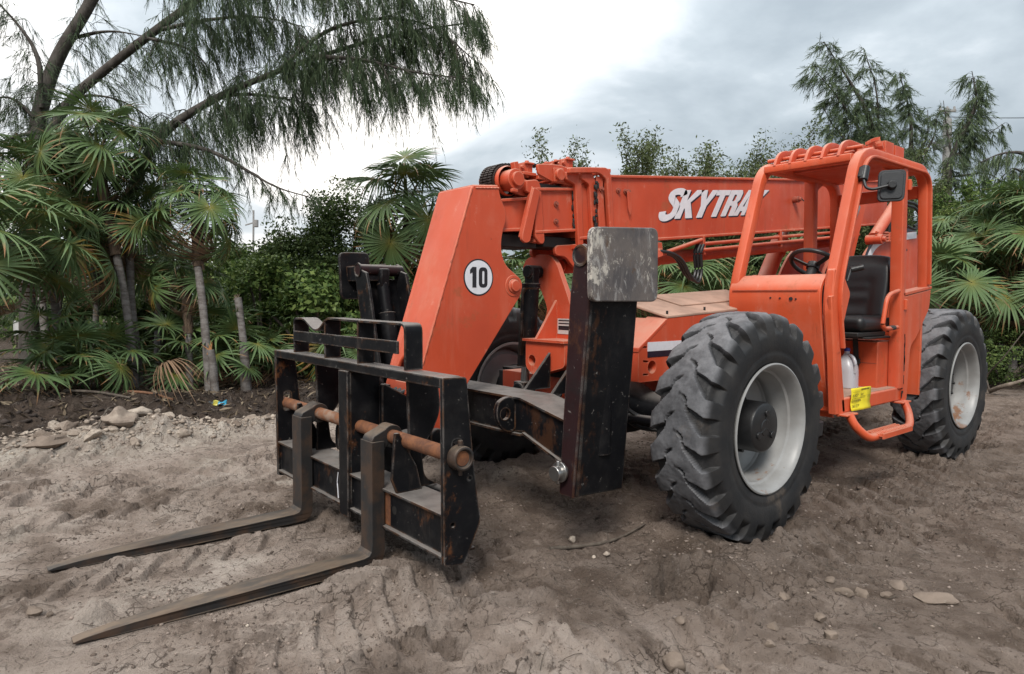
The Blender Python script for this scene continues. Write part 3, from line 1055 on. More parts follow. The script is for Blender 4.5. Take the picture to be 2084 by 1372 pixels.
# ---------------- outriggers
bm_ = MB()
bm_.prism('x', .80, 1.03, [(-1.45, .60), (-1.45, .76), (-.60, .785), (.0, .785), (.40, .705), (.46, .705), (.46, .44), (.40, .48), (.04, .60), (-.1, .585)])
bm_.box(.785, 1.05, -1.2, .02, .785, .797)
bm_.prism(lambda u, v, w: (w, u, v), .785, 1.05, [(.02, .785), (.40, .705), (.40, .717), (.02, .797)])
bm_.prism(lambda u, v, w: (w, u, v), .785, 1.05, [(.04, .598), (.40, .478), (.40, .466), (.04, .586)])
bm_.box(.785, 1.05, -1.2, .02, .573, .585)
bm_.prism('y', -.075, -.045, rounded([(1.03, .585), (1.03, .79), (1.09, .80), (1.16, .77), (1.17, .68), (1.12, .60)], .05, 5), [circle2(1.105, .70, .035, 16)])
bm_.prism('y', .0, .02, [(.8, .79), (.58, .79), (.58, 1.02)])
bm_.prism('y', -.25, -.23, [(.8, .79), (.58, .79), (.58, 1.02)])
part('outrigger_beam', bm_, M['black_leg'], TH, .005, 12)


def outrigger(side):
    """the leg folded upright: two side plates, an outer plate, a ram between and a foot pad on top"""
    def Y(y):
        return y if side > 0 else 2*YC-y
    lean = .0 if side > 0 else 1.0
    def P(x, y, z):
        return (x, Y(y+lean*(z-.45)*.20), z)
    r = thing('outrigger', None, None, (1.0, Y(.55), .5))
    r.parent = TH
    r.matrix_parent_inverse = Matrix.Translation(-TH.location)
    inv = Matrix.Translation(-Vector((1.0, Y(.55), .5)))

    def pp(n_, mb, mt, bv=.004):
        q = part(n_, mb, mt, r, bv)
        q.matrix_parent_inverse = inv
        return q
    m = MB()
    o0, o1 = .535, .635                      # outer face at the bottom and at the top
    pl = rounded([(.43, .34), (o0, .34), (o1, 1.40), (o1+.005, 1.60), (.585, 1.655), (.53, 1.60), (.50, 1.40)], [.02, .0, 0, .03, .04, .04, 0], 4)
    wdt = 0.0 if side > 0 else 0.07
    pl2 = [(a-(wdt if a < o0-.01 else 0), b) for a, b in pl]
    m.prism(lambda u, v, w_: P(w_, u, v), 1.10, 1.125, pl2)
    pp('leg_plate', m, M['maroon'] if side > 0 else M['black_worn'], .006)
    m = MB().prism(lambda u, v, w_: P(w_, u, v), .755, .78, pl2)
    pp('leg_plate', m, M['black'], .006)
    m = MB()
    xs = (1.10, .755)
    x0, x1 = .760, 1.112
    v = [P(x1, o0-.01, .35), P(x0, o0-.01, .33), P(x0, o1-.012, 1.52), P(x1, o1-.012, 1.52), P(x1, o0+.018, .35), P(x0, o0+.018, .33), P(x0, o1+.016, 1.52), P(x1, o1+.016, 1.52)]
    m.add(v, [(0, 1, 2, 3), (7, 6, 5, 4), (0, 4, 5, 1), (1, 5, 6, 2), (2, 6, 7, 3), (3, 7, 4, 0)])
    pp('leg_outer_plate', m, M['black_leg'], .008)
    m = MB().cyl(P(.93, .52, .55), P(.93, .545, 1.25), .07, 22)
    pp('ram_barrel', m, M['black_clean'])
    m = MB().cyl(P(.93, .54, 1.2), P(.93, .56, 1.48), .048, 20)
    pp('ram_rod', m, M['black_clean'])
    m = MB().box(.89, .97, min(Y(.52+lean*.2), Y(.61+lean*.2)), max(Y(.52+lean*.2), Y(.61+lean*.2)), 1.45, 1.60)
    pp('ram_eye', m, M['black_clean'], .012)
    m = MB().cyl(P(.74, .575, 1.585), P(1.13, .575, 1.585), .045, 20)
    pp('pin', m, M['maroon'])
    m = MB().lathe([(0, .030), (0, .055), (.008, .055), (.008, .045), (.002, .04)], P(1.125, .575, 1.585), (1, 0, 0), 24)
    pp('pin_collar', m, M['black_worn'], 0)
    # pad, square to the outer face, swung up over the leg's end
    m = MB()
    ya, yb = (.665, .695) if side > 0 else (.90, .93)
    m.prism(lambda u, v, w_: P(u, w_-lean*(v-1.2)*.10, v), ya, yb, rounded([(.665, 1.355), (1.175, 1.355), (1.18, 1.715), (.67, 1.745)] if side > 0 else [(.87, 1.355), (1.14, 1.355), (1.14, 1.735), (.87, 1.745)], .05, 5))
    m.prism(lambda u, v, w_: P(u, w_-lean*.04, v), .60, ya+.002, [(.88, 1.5), (1.08, 1.5), (1.08, 1.62), (.88, 1.64)])
    pp('foot_pad', m, M['pad'] if side > 0 else M['black_clean'], .006)
    m = MB()
    m.cyl(P(1.10, .46, .47), P(1.19, .46, .465), .04, 18).cyl(P(1.14, .46, .47), P(1.155, .46, .47), .055, 18).cyl(P(1.16, .46, .41), P(1.16, .46, .53), .012, 8)
    pp('pivot_pin', m, M['steel'] if side > 0 else M['black'], .003)
    return r


outrigger(1)
outrigger(-1)

# ---------------- boom
BH = {'fly': .14, 'sec2': .165, 'sec3': .19, 'base': .22}


def boom_box(n_, hw, top0, top1, bot1, bot0, fl=.018):
    """a box section with lips along its upper and lower edges"""
    m = MB()
    pts = [top0, top1, bot1, bot0]
    m.prism('y', YC-hw, YC+hw, pts)
    for a, b in ((top0, top1), (bot0, bot1)):
        dx, dz = b[0]-a[0], b[1]-a[1]
        m.prism('y', YC-hw-fl, YC+hw+fl, [a, b, (b[0], b[1]-.02), (a[0], a[1]-.02)] if a is top0 else [(a[0], a[1]+.02), (b[0], b[1]+.02), b, a])
    return m


BOOM = thing('boom', None, None, (-4.4, YC, 2.4))
BOOM.parent = TH
BOOM.matrix_parent_inverse = Matrix.Translation(-TH.location)
BINV = Matrix.Translation(-Vector((-4.4, YC, 2.4)))


def bp(n_, mb, mt, bv=.004, **k):
    q = part(n_, mb, mt, BOOM, bv, **k)
    q.matrix_parent_inverse = BINV
    return q


bp('base_section', boom_box('base', .22, (-.03, 2.24), (-4.7, 2.735), (-4.7, 2.24), (-.03, 1.757)), O, .004)
bp('third_section', boom_box('sec3', .19, (.24, 2.178), (-.3, 2.235), (-.3, 1.83), (.24, 1.772)), O)
bp('second_section', boom_box('sec2', .165, (.62, 2.087), (.1, 2.142), (.1, 1.845), (.62, 1.79)), O)
bp('fly_section', boom_box('fly', .14, (1.0, 1.975), (.5, 2.05), (.5, 1.823), (1.0, 1.775)), O)


def collar(n_, ys, out_, z_top, z_bot, xs):
    """strap either side of a section's mouth, joined over the top and under the bottom"""
    for sgn in (1, -1):
        y0, y1 = YC+sgn*(ys-.035), YC+sgn*ys
        bp('collar_strap', MB().prism('y', min(y0, y1), max(y0, y1), out_), O, .006)
    (xa, xb) = xs
    m = MB().prism('y', YC-ys+.02, YC+ys-.02, [(xa, z_top(xa)), (xb, z_top(xb)), (xb, z_top(xb)-.03), (xa, z_top(xa)-.03)])
    m.prism('y', YC-ys+.02, YC+ys-.02, [(xa-.03, z_bot), (xb-.05, z_bot), (xb-.05, z_bot+.035), (xa-.03, z_bot+.035)])
    bp('collar_bar', m, O, .006)


collar('fly', .18, rounded([(.70, 2.125), (.60, 2.143), (.572, 2.09), (.537, 1.752), (.548, 1.728), (.58, 1.727), (.622, 1.77), (.618, 2.03), (.70, 2.055)], [.0, .04, .03, .01, .02, .02, .02, .02, 0], 4), lambda x: 2.13-.1*(x-.6), 1.735, (.58, .66))
collar('second', .205, rounded([(.37, 2.216), (.255, 2.233), (.225, 2.18), (.198, 1.72), (.212, 1.70), (.245, 1.70), (.285, 2.14), (.37, 2.165)], [0, .05, .03, .01, .02, .01, .02, 0], 4), lambda x: 2.225-.1*(x-.25), 1.71, (.23, .30))
collar('third', .225, rounded([(.247, 2.222), (.145, 2.238), (.112, 2.19), (.074, 1.735), (.125, 1.735), (.17, 2.15), (.247, 2.18)], [0, .05, .03, .01, .01, .02, 0], 4), lambda x: 2.23-.1*(x-.15), 1.745, (.115, .18))
collar('base', .25, rounded([(.383, 2.236), (.20, 2.262), (.02, 2.283), (-.022, 2.24), (-.071, 1.74), (-.030, 1.74), (.025, 2.20), (.10, 2.235), (.383, 2.20)], [0, 0, .06, .03, .01, .01, .03, .03, 0], 4), lambda x: 2.28-.1*x, 1.75, (-.04, .02))
for sgn in (1, -1):
    y0 = YC+sgn*.19
    m = MB().prism('y', min(y0-.012, y0+.012), max(y0-.012, y0+.012), rounded([(.655, 2.085), (.60, 2.065), (.685, 1.735), (.72, 1.722), (.755, 1.74), (.75, 1.775)], .015, 3))
    m.prism('y', min(y0-.03, y0+.0), max(y0-.03, y0+.0), [(.66, 2.09), (.645, 2.08), (.735, 1.755), (.752, 1.762)])
    bp('hose_guard_strut', m, O, .003)
    m = MB().prism('y', YC+sgn*.222-.006, YC+sgn*.222+.006, [(.105, 2.215), (.045, 2.22), (.0, 1.76), (.06, 1.76)])
    bp('wear_strip', m, O, .002)
gr = MB()
rs = np.random.default_rng(3)
for x_, za, zb, y_ in ((.262, 1.99, 2.10, .168), (.255, 1.84, 1.96, .168), (.118, 1.80, 2.17, .236)):
    for k in range(26):
        z_ = rs.uniform(za, zb)
        gr.obox((x_+rs.normal()*.008, YC+y_+rs.uniform(-.004, .008), z_), (1, .2, 0), (-.2, 1, 0), (0, 0, 1), rs.uniform(.006, .014), .006, rs.uniform(.008, .02))
q = bp('grease', gr, M['dark'], .004)
q['kind'] = 'stuff'
for x_, z_, y_ in ((.43, 2.00, .165), (.43, 1.885, .165), (.06, 2.13, .23), (-.122, 2.141, .22), (-.20, 2.143, .22), (-.232, 2.145, .22), (.015, 1.86, .225)):
    bo = MB().cyl((x_, YC+y_-.004, z_), (x_, YC+y_+.022, z_), .012, 6).cyl((x_, YC+y_-.004, z_), (x_, YC+y_+.008, z_), .02, 12)
    bp('boom_bolt', bo, M['bolt'], .001)
m = MB().prism('y', YC+.235, YC+.245, [(-.20, 2.145), (-.237, 2.14), (-.247, 2.02), (-.235, 1.975), (-.215, 2.02)])
bp('angle_pointer', m, O, .002)
# dark extension gear under the fly and second section
m = MB().box(.55, .95, YC-.11, YC+.11, 1.70, 1.785).box(.15, .5, YC-.12, YC+.12, 1.715, 1.79)
bp('wear_block', m, M['dark'], .006)
m = MB()
for sgn in (1, -1):
    y0 = YC+sgn*.12
    m.prism('y', y0-.015, y0+.015, rounded([(.40, 1.73), (.12, 1.755), (.05, 1.72), (.07, 1.57), (.16, 1.55), (.24, 1.60), (.30, 1.66), (.40, 1.66)], .05, 4))
m.cyl((.155, YC-.16, 1.60), (.155, YC+.16, 1.60), .05, 20)
bp('ram_lug', m, O, .005)
m = MB().cyl((.22, YC, 1.605), (-1.0, YC, 1.70), .042, 18)
bp('extension_rod', m, O, 0)
m = MB().cyl((-.72, YC+.05, 1.688), (-3.75, YC+.05, 2.0), .053, 22).cyl((-.70, YC+.05, 1.686), (-.80, YC+.05, 1.697), .062, 22)
bp('extension_ram', m, O, .003)

# chain gear on top
m = MB()
m.lathe([(-.075, .085), (-.075, .104), (-.03, .104), (-.03, .085), (.03, .085), (.03, .104), (.075, .104), (.075, .085)], (.80, YC+.02, 2.118), (0, 1, 0), 36)
for k in range(40):
    a = 2*math.pi*k/40
    for yy in (-.045, .0, .045):
        m.obox((.80+.108*math.cos(a), YC+.02+yy, 2.118+.108*math.sin(a)), (math.cos(a), 0, math.sin(a)), (0, 1, 0), (-math.sin(a), 0, math.cos(a)), .007, .018, .0055)
bp('chain_sheave', m, M['chain'], .001)
m = MB()
for k in range(26):
    x_ = .80-.0125*k
    z_ = 2.226+.0015*k
    for yy in (-.05, -.02, .015, .05):
        m.obox((x_, YC+.02+yy+(0.006 if k % 2 else -.006), z_), (1, 0, .09), (0, 1, 0), (-.09, 0, 1), .0085, .004, .009)
    m.cyl((x_+.006, YC-.04, z_), (x_+.006, YC+.085, z_), .005, 8)
for k in range(34):
    x_ = .42-.0125*k
    z_ = 2.262+.0012*k
    for yy in (-.05, -.02, .015, .05):
        m.obox((x_, YC+.02+yy+(0.006 if k % 2 else -.006), z_), (1, 0, .09), (0, 1, 0), (-.09, 0, 1), .0085, .004, .009)
q = bp('chain', m, M['chain'], 0)
m = MB().cyl((.80, YC+.09, 2.118), (.80, YC+.20, 2.118), .066, 28).cyl((.80, YC+.20, 2.118), (.80, YC+.225, 2.118), .045, 24).lathe([(0, .092), (.03, .096), (.045, .09)], (.80, YC+.085, 2.118), (0, 1, 0), 30)
m.obox((.79, YC+.17, 2.20), (.97, 0, -.2), (0, 1, 0), (.2, 0, .97), .018, .02, .03).obox((.82, YC+.2, 2.045), (1, 0, 0), (0, 1, 0), (0, 0, 1), .022, .012, .01)
bp('sheave_boss', m, O, .003)
for y0 in (YC+.115, YC-.14):
    m = MB().prism('y', y0, y0+.022, rounded([(.85, 2.165), (.83, 2.055), (.70, 2.03), (.60, 2.03), (.60, 2.12), (.68, 2.14), (.76, 2.19)], .03, 4))
    bp('sheave_bracket', m, O, .004)
m = MB()
for y0 in (YC+.15, YC-.17):
    m.prism('y', y0, y0+.022, rounded([(.60, 2.243), (.50, 2.255), (.40, 2.262), (.24, 2.243), (.20, 2.225), (.20, 2.12), (.37, 2.14), (.46, 2.142), (.588, 2.178)], .012, 2))
m.box(.50, .58, YC-.16, YC+.16, 2.15, 2.18)
bp('chain_bracket', m, O, .004)
m = MB().obox((.418, YC+.178, 2.192), (1, 0, -.08), (0, 1, 0), (.08, 0, 1), .045, .006, .045).cyl((.418, YC+.18, 2.192), (.418, YC+.205, 2.192), .038, 24).obox((.355, YC+.182, 2.19), (1, 0, 0), (0, 1, 0), (0, 0, 1), .016, .016, .016)
bp('bracket_pin', m, O, .003)
for cx, cz in ((.64, 2.20), (.27, 2.275)):
    m = MB()
    for yy in (.10, -.02, -.12):
        m.box(cx-.05, cx+.06, YC+yy-.012, YC+yy+.012, cz-.012, cz+.045).cyl((cx-.01, YC+yy, cz-.04), (cx-.01, YC+yy, cz+.07), .014, 12).cyl((cx+.045, YC+yy-.03, cz+.02), (cx+.045, YC+yy+.03, cz+.02), .013, 10)
    m.box(cx-.06, cx+.05, YC-.14, YC+.14, cz-.03, cz-.01).box(cx-.05, cx+.02, YC-.13, YC+.13, cz+.045, cz+.057)
    bp('chain_anchor', m, O, .003)
m = MB().box(.3, .62, YC-.1, YC+.14, 2.07, 2.13)
bp('chain_tray', m, M['dark'], .004)

# hard lines and hoses along the boom
m = MB()
for dz, y_ in ((0, .10), (-.05, .12)):
    m.tube([(-1.10, YC+.12+y_, 1.815+dz), (-2.75, YC+.12+y_, 1.995+dz), (-4.0, YC+.1+y_, 2.13+dz)], .016, 10)
for x_ in (-2.35, -1.15):
    m.obox((x_, YC+.23, 1.81+.106*(-x_-1.15)), (1, 0, -.1), (0, 1, 0), (.1, 0, 1), .014, .015, .075)
m.tube([(-.62, YC+.235, 1.715), (-1.12, YC+.235, 1.85)], .018, 10)
bp('hydraulic_lines', m, O, .002)
m = MB().add([(-.40, YC+.23, 1.79), (-.62, YC+.23, 1.80), (-.60, YC+.26, 1.70), (-.50, YC+.25, 1.67)], [(0, 1, 2, 3)])
m.prism('y', YC+.215, YC+.245, [(-.36, 1.788), (-.60, 1.80), (-.615, 1.71), (-.52, 1.68)])
bp('hose_shield', m, O, .003)
m = MB()
for k, dy in enumerate((0, .03, .06)):
    m.tube(soft([(-.50, YC+.16+dy*.5, 1.74), (-.66, YC+.22+dy, 1.73), (-.80, YC+.23+dy, 1.70-.01*k), (-.92, YC+.22+dy, 1.57-.012*k), (-1.05, YC+.21+dy, 1.52-.014*k), (-1.10, YC+.20+dy, 1.60), (-1.06, YC+.21+dy, 1.75), (-1.10, YC+.21+dy, 1.81)], .09, 5), .013, 8)
bp('hose_loop', m, M['rubber_hose'], 0)
m = MB().cyl((-2.59, YC+.22, 2.315), (-2.59, YC+.275, 2.315), .03, 18).cyl((-2.59, YC+.275, 2.315), (-2.59, YC+.30, 2.315), .02, 14)
bp('cable_socket', m, M['bolt'], .003)
m = MB().tube(soft([(-2.59, YC+.30, 2.315), (-2.68, YC+.32, 2.27), (-2.74, YC+.27, 2.12), (-2.80, YC+.25, 2.03)], .06), .005, 6)
bp('cable', m, M['wire'], 0)

# lettering on the base section: heavy slanted capitals with a dark drop edge
BL, BR, TL, TR = [Vector(q) for q in ((-.586, 1.972), (-1.925, 2.121), (-.711, 2.207), (-2.11, 2.356))]


def glyphs():
    o = []
    # S as a thick bent stroke
    cx = [(.150, .80), (.142, .90), (.112, .955), (.076, .955), (.045, .90), (.040, .78), (.062, .66), (.096, .55), (.122, .43), (.122, .24), (.100, .10), (.064, .04), (.030, .06), (.012, .16), (.010, .27)]
    P = [Vector(c) for c in soft([(a, b, 0) for a, b in cx], .05, 2)]
    ha, hb = .029, .115
    lft, rgt = [], []
    for i, p in enumerate(P):
        tt = P[min(i+1, len(P)-1)]-P[max(i-1, 0)]
        tt = Vector((tt.x*6, tt.y, 0)).normalized()
        nn = Vector((-tt.y*ha, tt.x*hb, 0))
        lft.append((p.x+nn.x, p.y+nn.y)); rgt.append((p.x-nn.x, p.y-nn.y))
    o.append((lft+rgt[::-1], []))

    def K(a, b):
        return ([(a, 0), (a, 1), (a+.055, 1), (a+.055, .62), (b-.045, 1), (b+.03, 1), (a+.095, .56), (b+.012, 0), (b-.055, 0), (a+.062, .36), (a+.055, .33), (a+.055, 0)], [])
    o.append(K(.142, .30))
    o.append(([(.352, 0), (.352, .42), (.298, 1), (.358, 1), (.382, .64), (.408, 1), (.470, 1), (.409, .42), (.409, 0)], []))
    o.append(([(.503, 0), (.503, .80), (.462, .80), (.462, 1), (.600, 1), (.600, .80), (.559, .80), (.559, 0)], []))
    o.append((rounded([(.604, 0), (.604, 1), (.725, 1), (.742, .88), (.742, .62), (.722, .52), (.742, .40), (.746, 0), (.690, 0), (.686, .34), (.676, .40), (.659, .40), (.659, 0)], .014, 3), [rounded([(.659, .57), (.659, .82), (.682, .82), (.688, .76), (.688, .63), (.682, .57)], .006, 2)]))
    o.append(([(.742, 0), (.790, 1), (.868, 1), (.884, 0), (.828, 0), (.826, .17), (.800, .17), (.794, 0)], [[(.806, .35), (.826, .35), (.828, .80)]]))
    o.append(K(.872, 1.0))
    return o


def tmap(ds, dt, y0):
    def f(u, v, w_):
        u2, v2 = u+ds, v+dt
        q = (BL*(1-u2)+BR*u2)*(1-v2)+(TL*(1-u2)+TR*u2)*v2
        return (q.x, y0+w_, q.y)
    return f


for outer, holes in glyphs():
    bp('letter_shadow', MB().prism(tmap(.016, -.05, YC+.2205), 0, .0008, outer, holes), M['navy'], 0)
for outer, holes in glyphs():
    bp('letter', MB().prism(tmap(0, 0, YC+.2218), 0, .0012, outer, holes), M['white'], 0)

# ---------------- gooseneck head of the boom
HEAD = thing('boom_head', None, None, (1.1, YC, 1.4))
HEAD.parent = TH
HEAD.matrix_parent_inverse = Matrix.Translation(-TH.location)
HINV = Matrix.Translation(-Vector((1.1, YC, 1.4)))


def hp(n_, mb, mt, bv=.004, **k):
    q = part(n_, mb, mt, HEAD, bv, **k)
    q.matrix_parent_inverse = HINV
    return q


side = [(1.127, 2.047), (.935, 2.066), (.915, 1.995), (.872, 1.915), (.868, 1.86), (.905, 1.76), (.909, 1.66), (.872, 1.575), (.80, 1.53), (.755, 1.50), (.733, 1.445), (.748, 1.385), (.79, 1.335), (1.164, .851), (1.36, .53), (1.40, .50), (1.44, .54), (1.53, .80), (1.487, .967)]
for y0 in (-.365, -.705):
    hp('head_side_plate', MB().prism('y', y0, y0+.03, rounded(side, [.01, .012, .02, .05, .05, .05, .06, .06, .03, .04, .05, .04, .03, 0, .03, .03, .03, .04, .02], 4)), O, .006)
# the sloping front plate
p0, p1 = Vector((1.127, 0, 2.045)), Vector((1.53, 0, .80))
du = (p1-p0).normalized()
ln_ = (p1-p0).length
nn_ = Vector((-du.z, 0, du.x))
def fmap(u, v, w_):
    q = p0+du*v+nn_*w_
    return (q.x, u, q.z)
hp('head_front_plate', MB().prism(fmap, -.02, .006, [(-.703, 0.0), (-.337, 0.0), (-.337, 1.16), (-.337, ln_), (-.703, ln_)], [rounded([(-.62, 1.23), (-.62, 1.12), (-.52, 1.03), (-.42, 1.12), (-.42, 1.23)], .05, 4)]), O, .008)
for (xa, za), (xb, zb) in (((1.135, 2.03), (1.485, .985)), ((.93, 2.05), (1.11, 2.032))):
    P_ = [Vector((xa+(xb-xa)*i/40, -.3345+.0012*math.sin(i*2.1), za+(zb-za)*i/40)) for i in range(41)]
    hp('weld_bead', MB().tube(P_, .0055, 6, False, [.8+.35*(i % 2) for i in range(41)]), O, 0)
hp('head_top_plate', MB().prism('y', -.70, -.34, [(1.128, 2.05), (.935, 2.069), (.93, 2.045), (1.12, 2.03)]), O, .004)
hp('head_back_plate', MB().prism('y', -.68, -.36, [(.95, 2.03), (.93, 1.99), (.93, 1.72), (.94, 1.55), (.83, 1.44), (1.15, .95), (1.19, .95), (.87, 1.44), (.97, 1.55), (.96, 1.72)]), O, .004)
hp('pivot_pin', MB().lathe([(0, .045), (.012, .045), (.014, .036), (.03, .034), (.032, 0)], (.808, -.337, 1.449), (0, 1, 0), 28).lathe([(0, .068), (.006, .068), (.007, .05)], (.808, -.337, 1.449), (0, 1, 0), 32).cyl((.808, -.73, 1.449), (.808, -.34, 1.449), .05, 20), O, .002)
DX, DZ = 1.085, 1.496
hp('number_disc_rim', MB().cyl((DX, -.335, DZ), (DX, -.3335, DZ), .112, 48), M['ink'], 0)
hp('number_disc', MB().cyl((DX, -.3335, DZ), (DX, -.3322, DZ), .103, 48), M['white'], 0)
dg = lambda pts: [(DX-a, DZ+b) for a, b in pts]
hp('numeral', MB().prism('y', -.3322, -.3312, dg([(-.048, -.062), (-.048, .028), (-.066, .020), (-.066, .044), (-.048, .062), (-.018, .062), (-.018, -.062)])), M['ink'], 0)
hp('numeral', MB().prism('y', -.3322, -.3312, dg(rounded([(.000, -.062), (.000, .062), (.066, .062), (.066, -.062)], .03, 5)), [dg(rounded([(.026, -.040), (.026, .040), (.042, .040), (.042, -.040)], .008, 3))]), M['ink'], 0)
m = MB().cyl((1.40, -.74, .56), (1.40, -.30, .56), .05, 20)
hp('carriage_pin', m, M['black'], .004)
m = MB()
for k in range(3):
    m.tube(soft([(1.50, -.56+.05*k, .83), (1.62, -.58+.04*k, .78), (1.68, -.62+.06*k, .86+.03*k), (1.62, -.78+.04*k, .95), (1.55, -.76, .80), (1.58, -.7, .72)], .09), .014, 8)
hp('tilt_hose', m, M['rubber_hose'], 0)
hp('hose_band', MB().tube([(1.545, -.567, .806), (1.585, -.574, .795)], .0165, 10), M['hosegreen'], 0)
hp('hose_ferrule', MB().tube([(1.50, -.56, .83), (1.545, -.567, .806)], .019, 10).tube([(1.50, -.51, .83), (1.545, -.525, .806)], .019, 10), M['rubber_hose'], 0)

# ---------------- fork carriage
CAR = thing('fork_carriage', None, None, (1.8, YC, .15))
CAR.parent = TH
CAR.matrix_parent_inverse = Matrix.Translation(-TH.location)
CINV = Matrix.Translation(-Vector((1.8, YC, .15)))


def cp(n_, mb, mt, bv=.004, **k):
    q = part(n_, mb, mt, CAR, bv, **k)
    q.matrix_parent_inverse = CINV
    return q


sp_ = [(1.9, 1.016), (1.772, 1.012), (1.721, .525), (1.686, .335), (1.784, .150), (1.892, .165)]
slot = rounded([(1.795, .60), (1.85, .60), (1.85, .735), (1.795, .735)], .026, 5)
for y0 in (.472, -1.535):
    cp('side_plate', MB().prism('y', y0, y0+.025, rounded(sp_, [.005, .015, .02, .03, .01, .01], 3), [slot, circle2(1.752, .545, .012, 10), circle2(1.845, .345, .012, 10)]), M['black_worn'], .004)
cp('top_bar', MB().box(1.785, 1.897, -1.509, .471, .966, 1.016), M['black_worn'], .006)
m = MB().box(1.72, 1.872, -1.509, .471, .205, .385).box(1.70, 1.895, -1.509, .471, .385, .398).box(1.70, 1.895, -1.509, .471, .192, .205)
cp('lower_beam', m, M['black'], .003)
hl = MB()
for yy in (-.72, .02, -1.25):
    hl.cyl((1.8725, yy, .30), (1.8735, yy, .30), .022, 16)
cp('beam_hole', hl, M['dark'], 0)
cp('rust_patch', MB().box(1.872, 1.8735, -.115, -.02, .21, .384), M['rust'], 0)
m = MB().box(1.885, 1.905, -.545, -.435, .15, .965).box(1.66, 1.885, -.545, -.53, .15, .965).box(1.70, 1.885, -.45, -.435, .2, .965)
cp('centre_post', m, M['black_worn'], .004)
for yy in (.02, -1.10):
    rib = rounded([(1.80, .966), (1.62, .966), (1.60, .78), (1.66, .66), (1.72, .60), (1.70, .44), (1.62, .398), (1.80, .398), (1.79, .62)], [0, .02, .06, .06, .06, .05, 0, 0, .1], 4)
    cp('rear_rib', MB().prism('y', yy-.01, yy+.01, rib), M['black'], .003)
for yy in (.06, -1.16):
    cp('front_rib', MB().prism('y', yy-.009, yy+.009, [(1.885, .398), (1.915, .47), (1.895, .70), (1.87, .70), (1.77, .52), (1.74, .398)]), M['black'], .003)
cp('shaft', MB().cyl((1.825, -1.60, .655), (1.825, .545, .655), .035, 24), M['rust'], .002)
cp('shaft_collar', MB().lathe([(0, .035), (0, .056), (.055, .056), (.06, .05), (.06, .042), (.045, .04), (.045, 0)], (1.825, .498, .655), (0, 1, 0), 26).cyl((1.825, .525, .70), (1.825, .525, .735), .012, 10).cyl((1.825, .525, .61), (1.825, .525, .575), .01, 8), M['fork'], .003)
# load backrest
def zr(pts):
    return [(1.845, y, z) for y, z in pts]
top = soft(zr([(-1.205, 1.02), (-1.205, 1.235), (-1.06, 1.238), (-.90, 1.172), (-.83, 1.178), (-.72, 1.247), (-.37, 1.243), (.16, 1.241), (.16, 1.02)]), .04, 4)
cp('backrest_hoop', MB().sweep(top, [(-.05, -.006), (.05, -.006), (.05, .006), (-.05, .006)], (1, 0, 0)) if False else MB().sweep(top, [(-.006, -.05), (.006, -.05), (.006, .05), (-.006, .05)], (1, 0, 0)), M['black_worn'], .002)
for yy in (-.745, -.33):
    cp('backrest_post', MB().box(1.795, 1.895, yy-.006, yy+.006, 1.016, 1.238), M['black'], .002)
cp('backrest_rail', MB().box(1.888, 1.90, -1.20, .10, 1.095, 1.158), M['black_worn'], .002)
# hook-on frame behind, pins and tilt link
m = MB()
for yy in (-.40, -.66):
    m.prism('y', yy-.02, yy+.02, rounded([(1.72, .90), (1.55, .80), (1.36, .58), (1.36, .48), (1.46, .42), (1.72, .30)], .04, 4))
m.cyl((1.62, -.98, .355), (1.62, .10, .355), .035, 16).box(1.55, 1.70, -1.0, .12, .31, .335)
m.cyl((1.62, -.30, .56), (1.62, -.16, .56), .075, 24).cyl((1.66, -.72, .5), (1.66, -.86, .5), .06, 24)
cp('hook_frame', m, M['black'], .005)
cp('tilt_ram_cover', MB().prism('x', 1.58, 1.70, [(-.72, .62), (-.50, .62), (-.53, .86), (-.70, .86)]), M['black_clean'], .006)
cp('link_lug', MB().prism('y', -.86, -.82, rounded([(1.78, .43), (1.78, .60), (1.70, .66), (1.62, .60), (1.62, .43)], .05, 5), [circle2(1.70, .56, .035, 14)]), M['black'], .004)
m = MB().tube(soft([(1.882, -.605, .25), (1.884, -.615, .31), (1.884, -.60, .37)], .02), .003, 5).tube([(1.884, -.61, .30), (1.884, -.60, .22)], .003, 5)
cp('cable_tie', m, M['white'], 0)


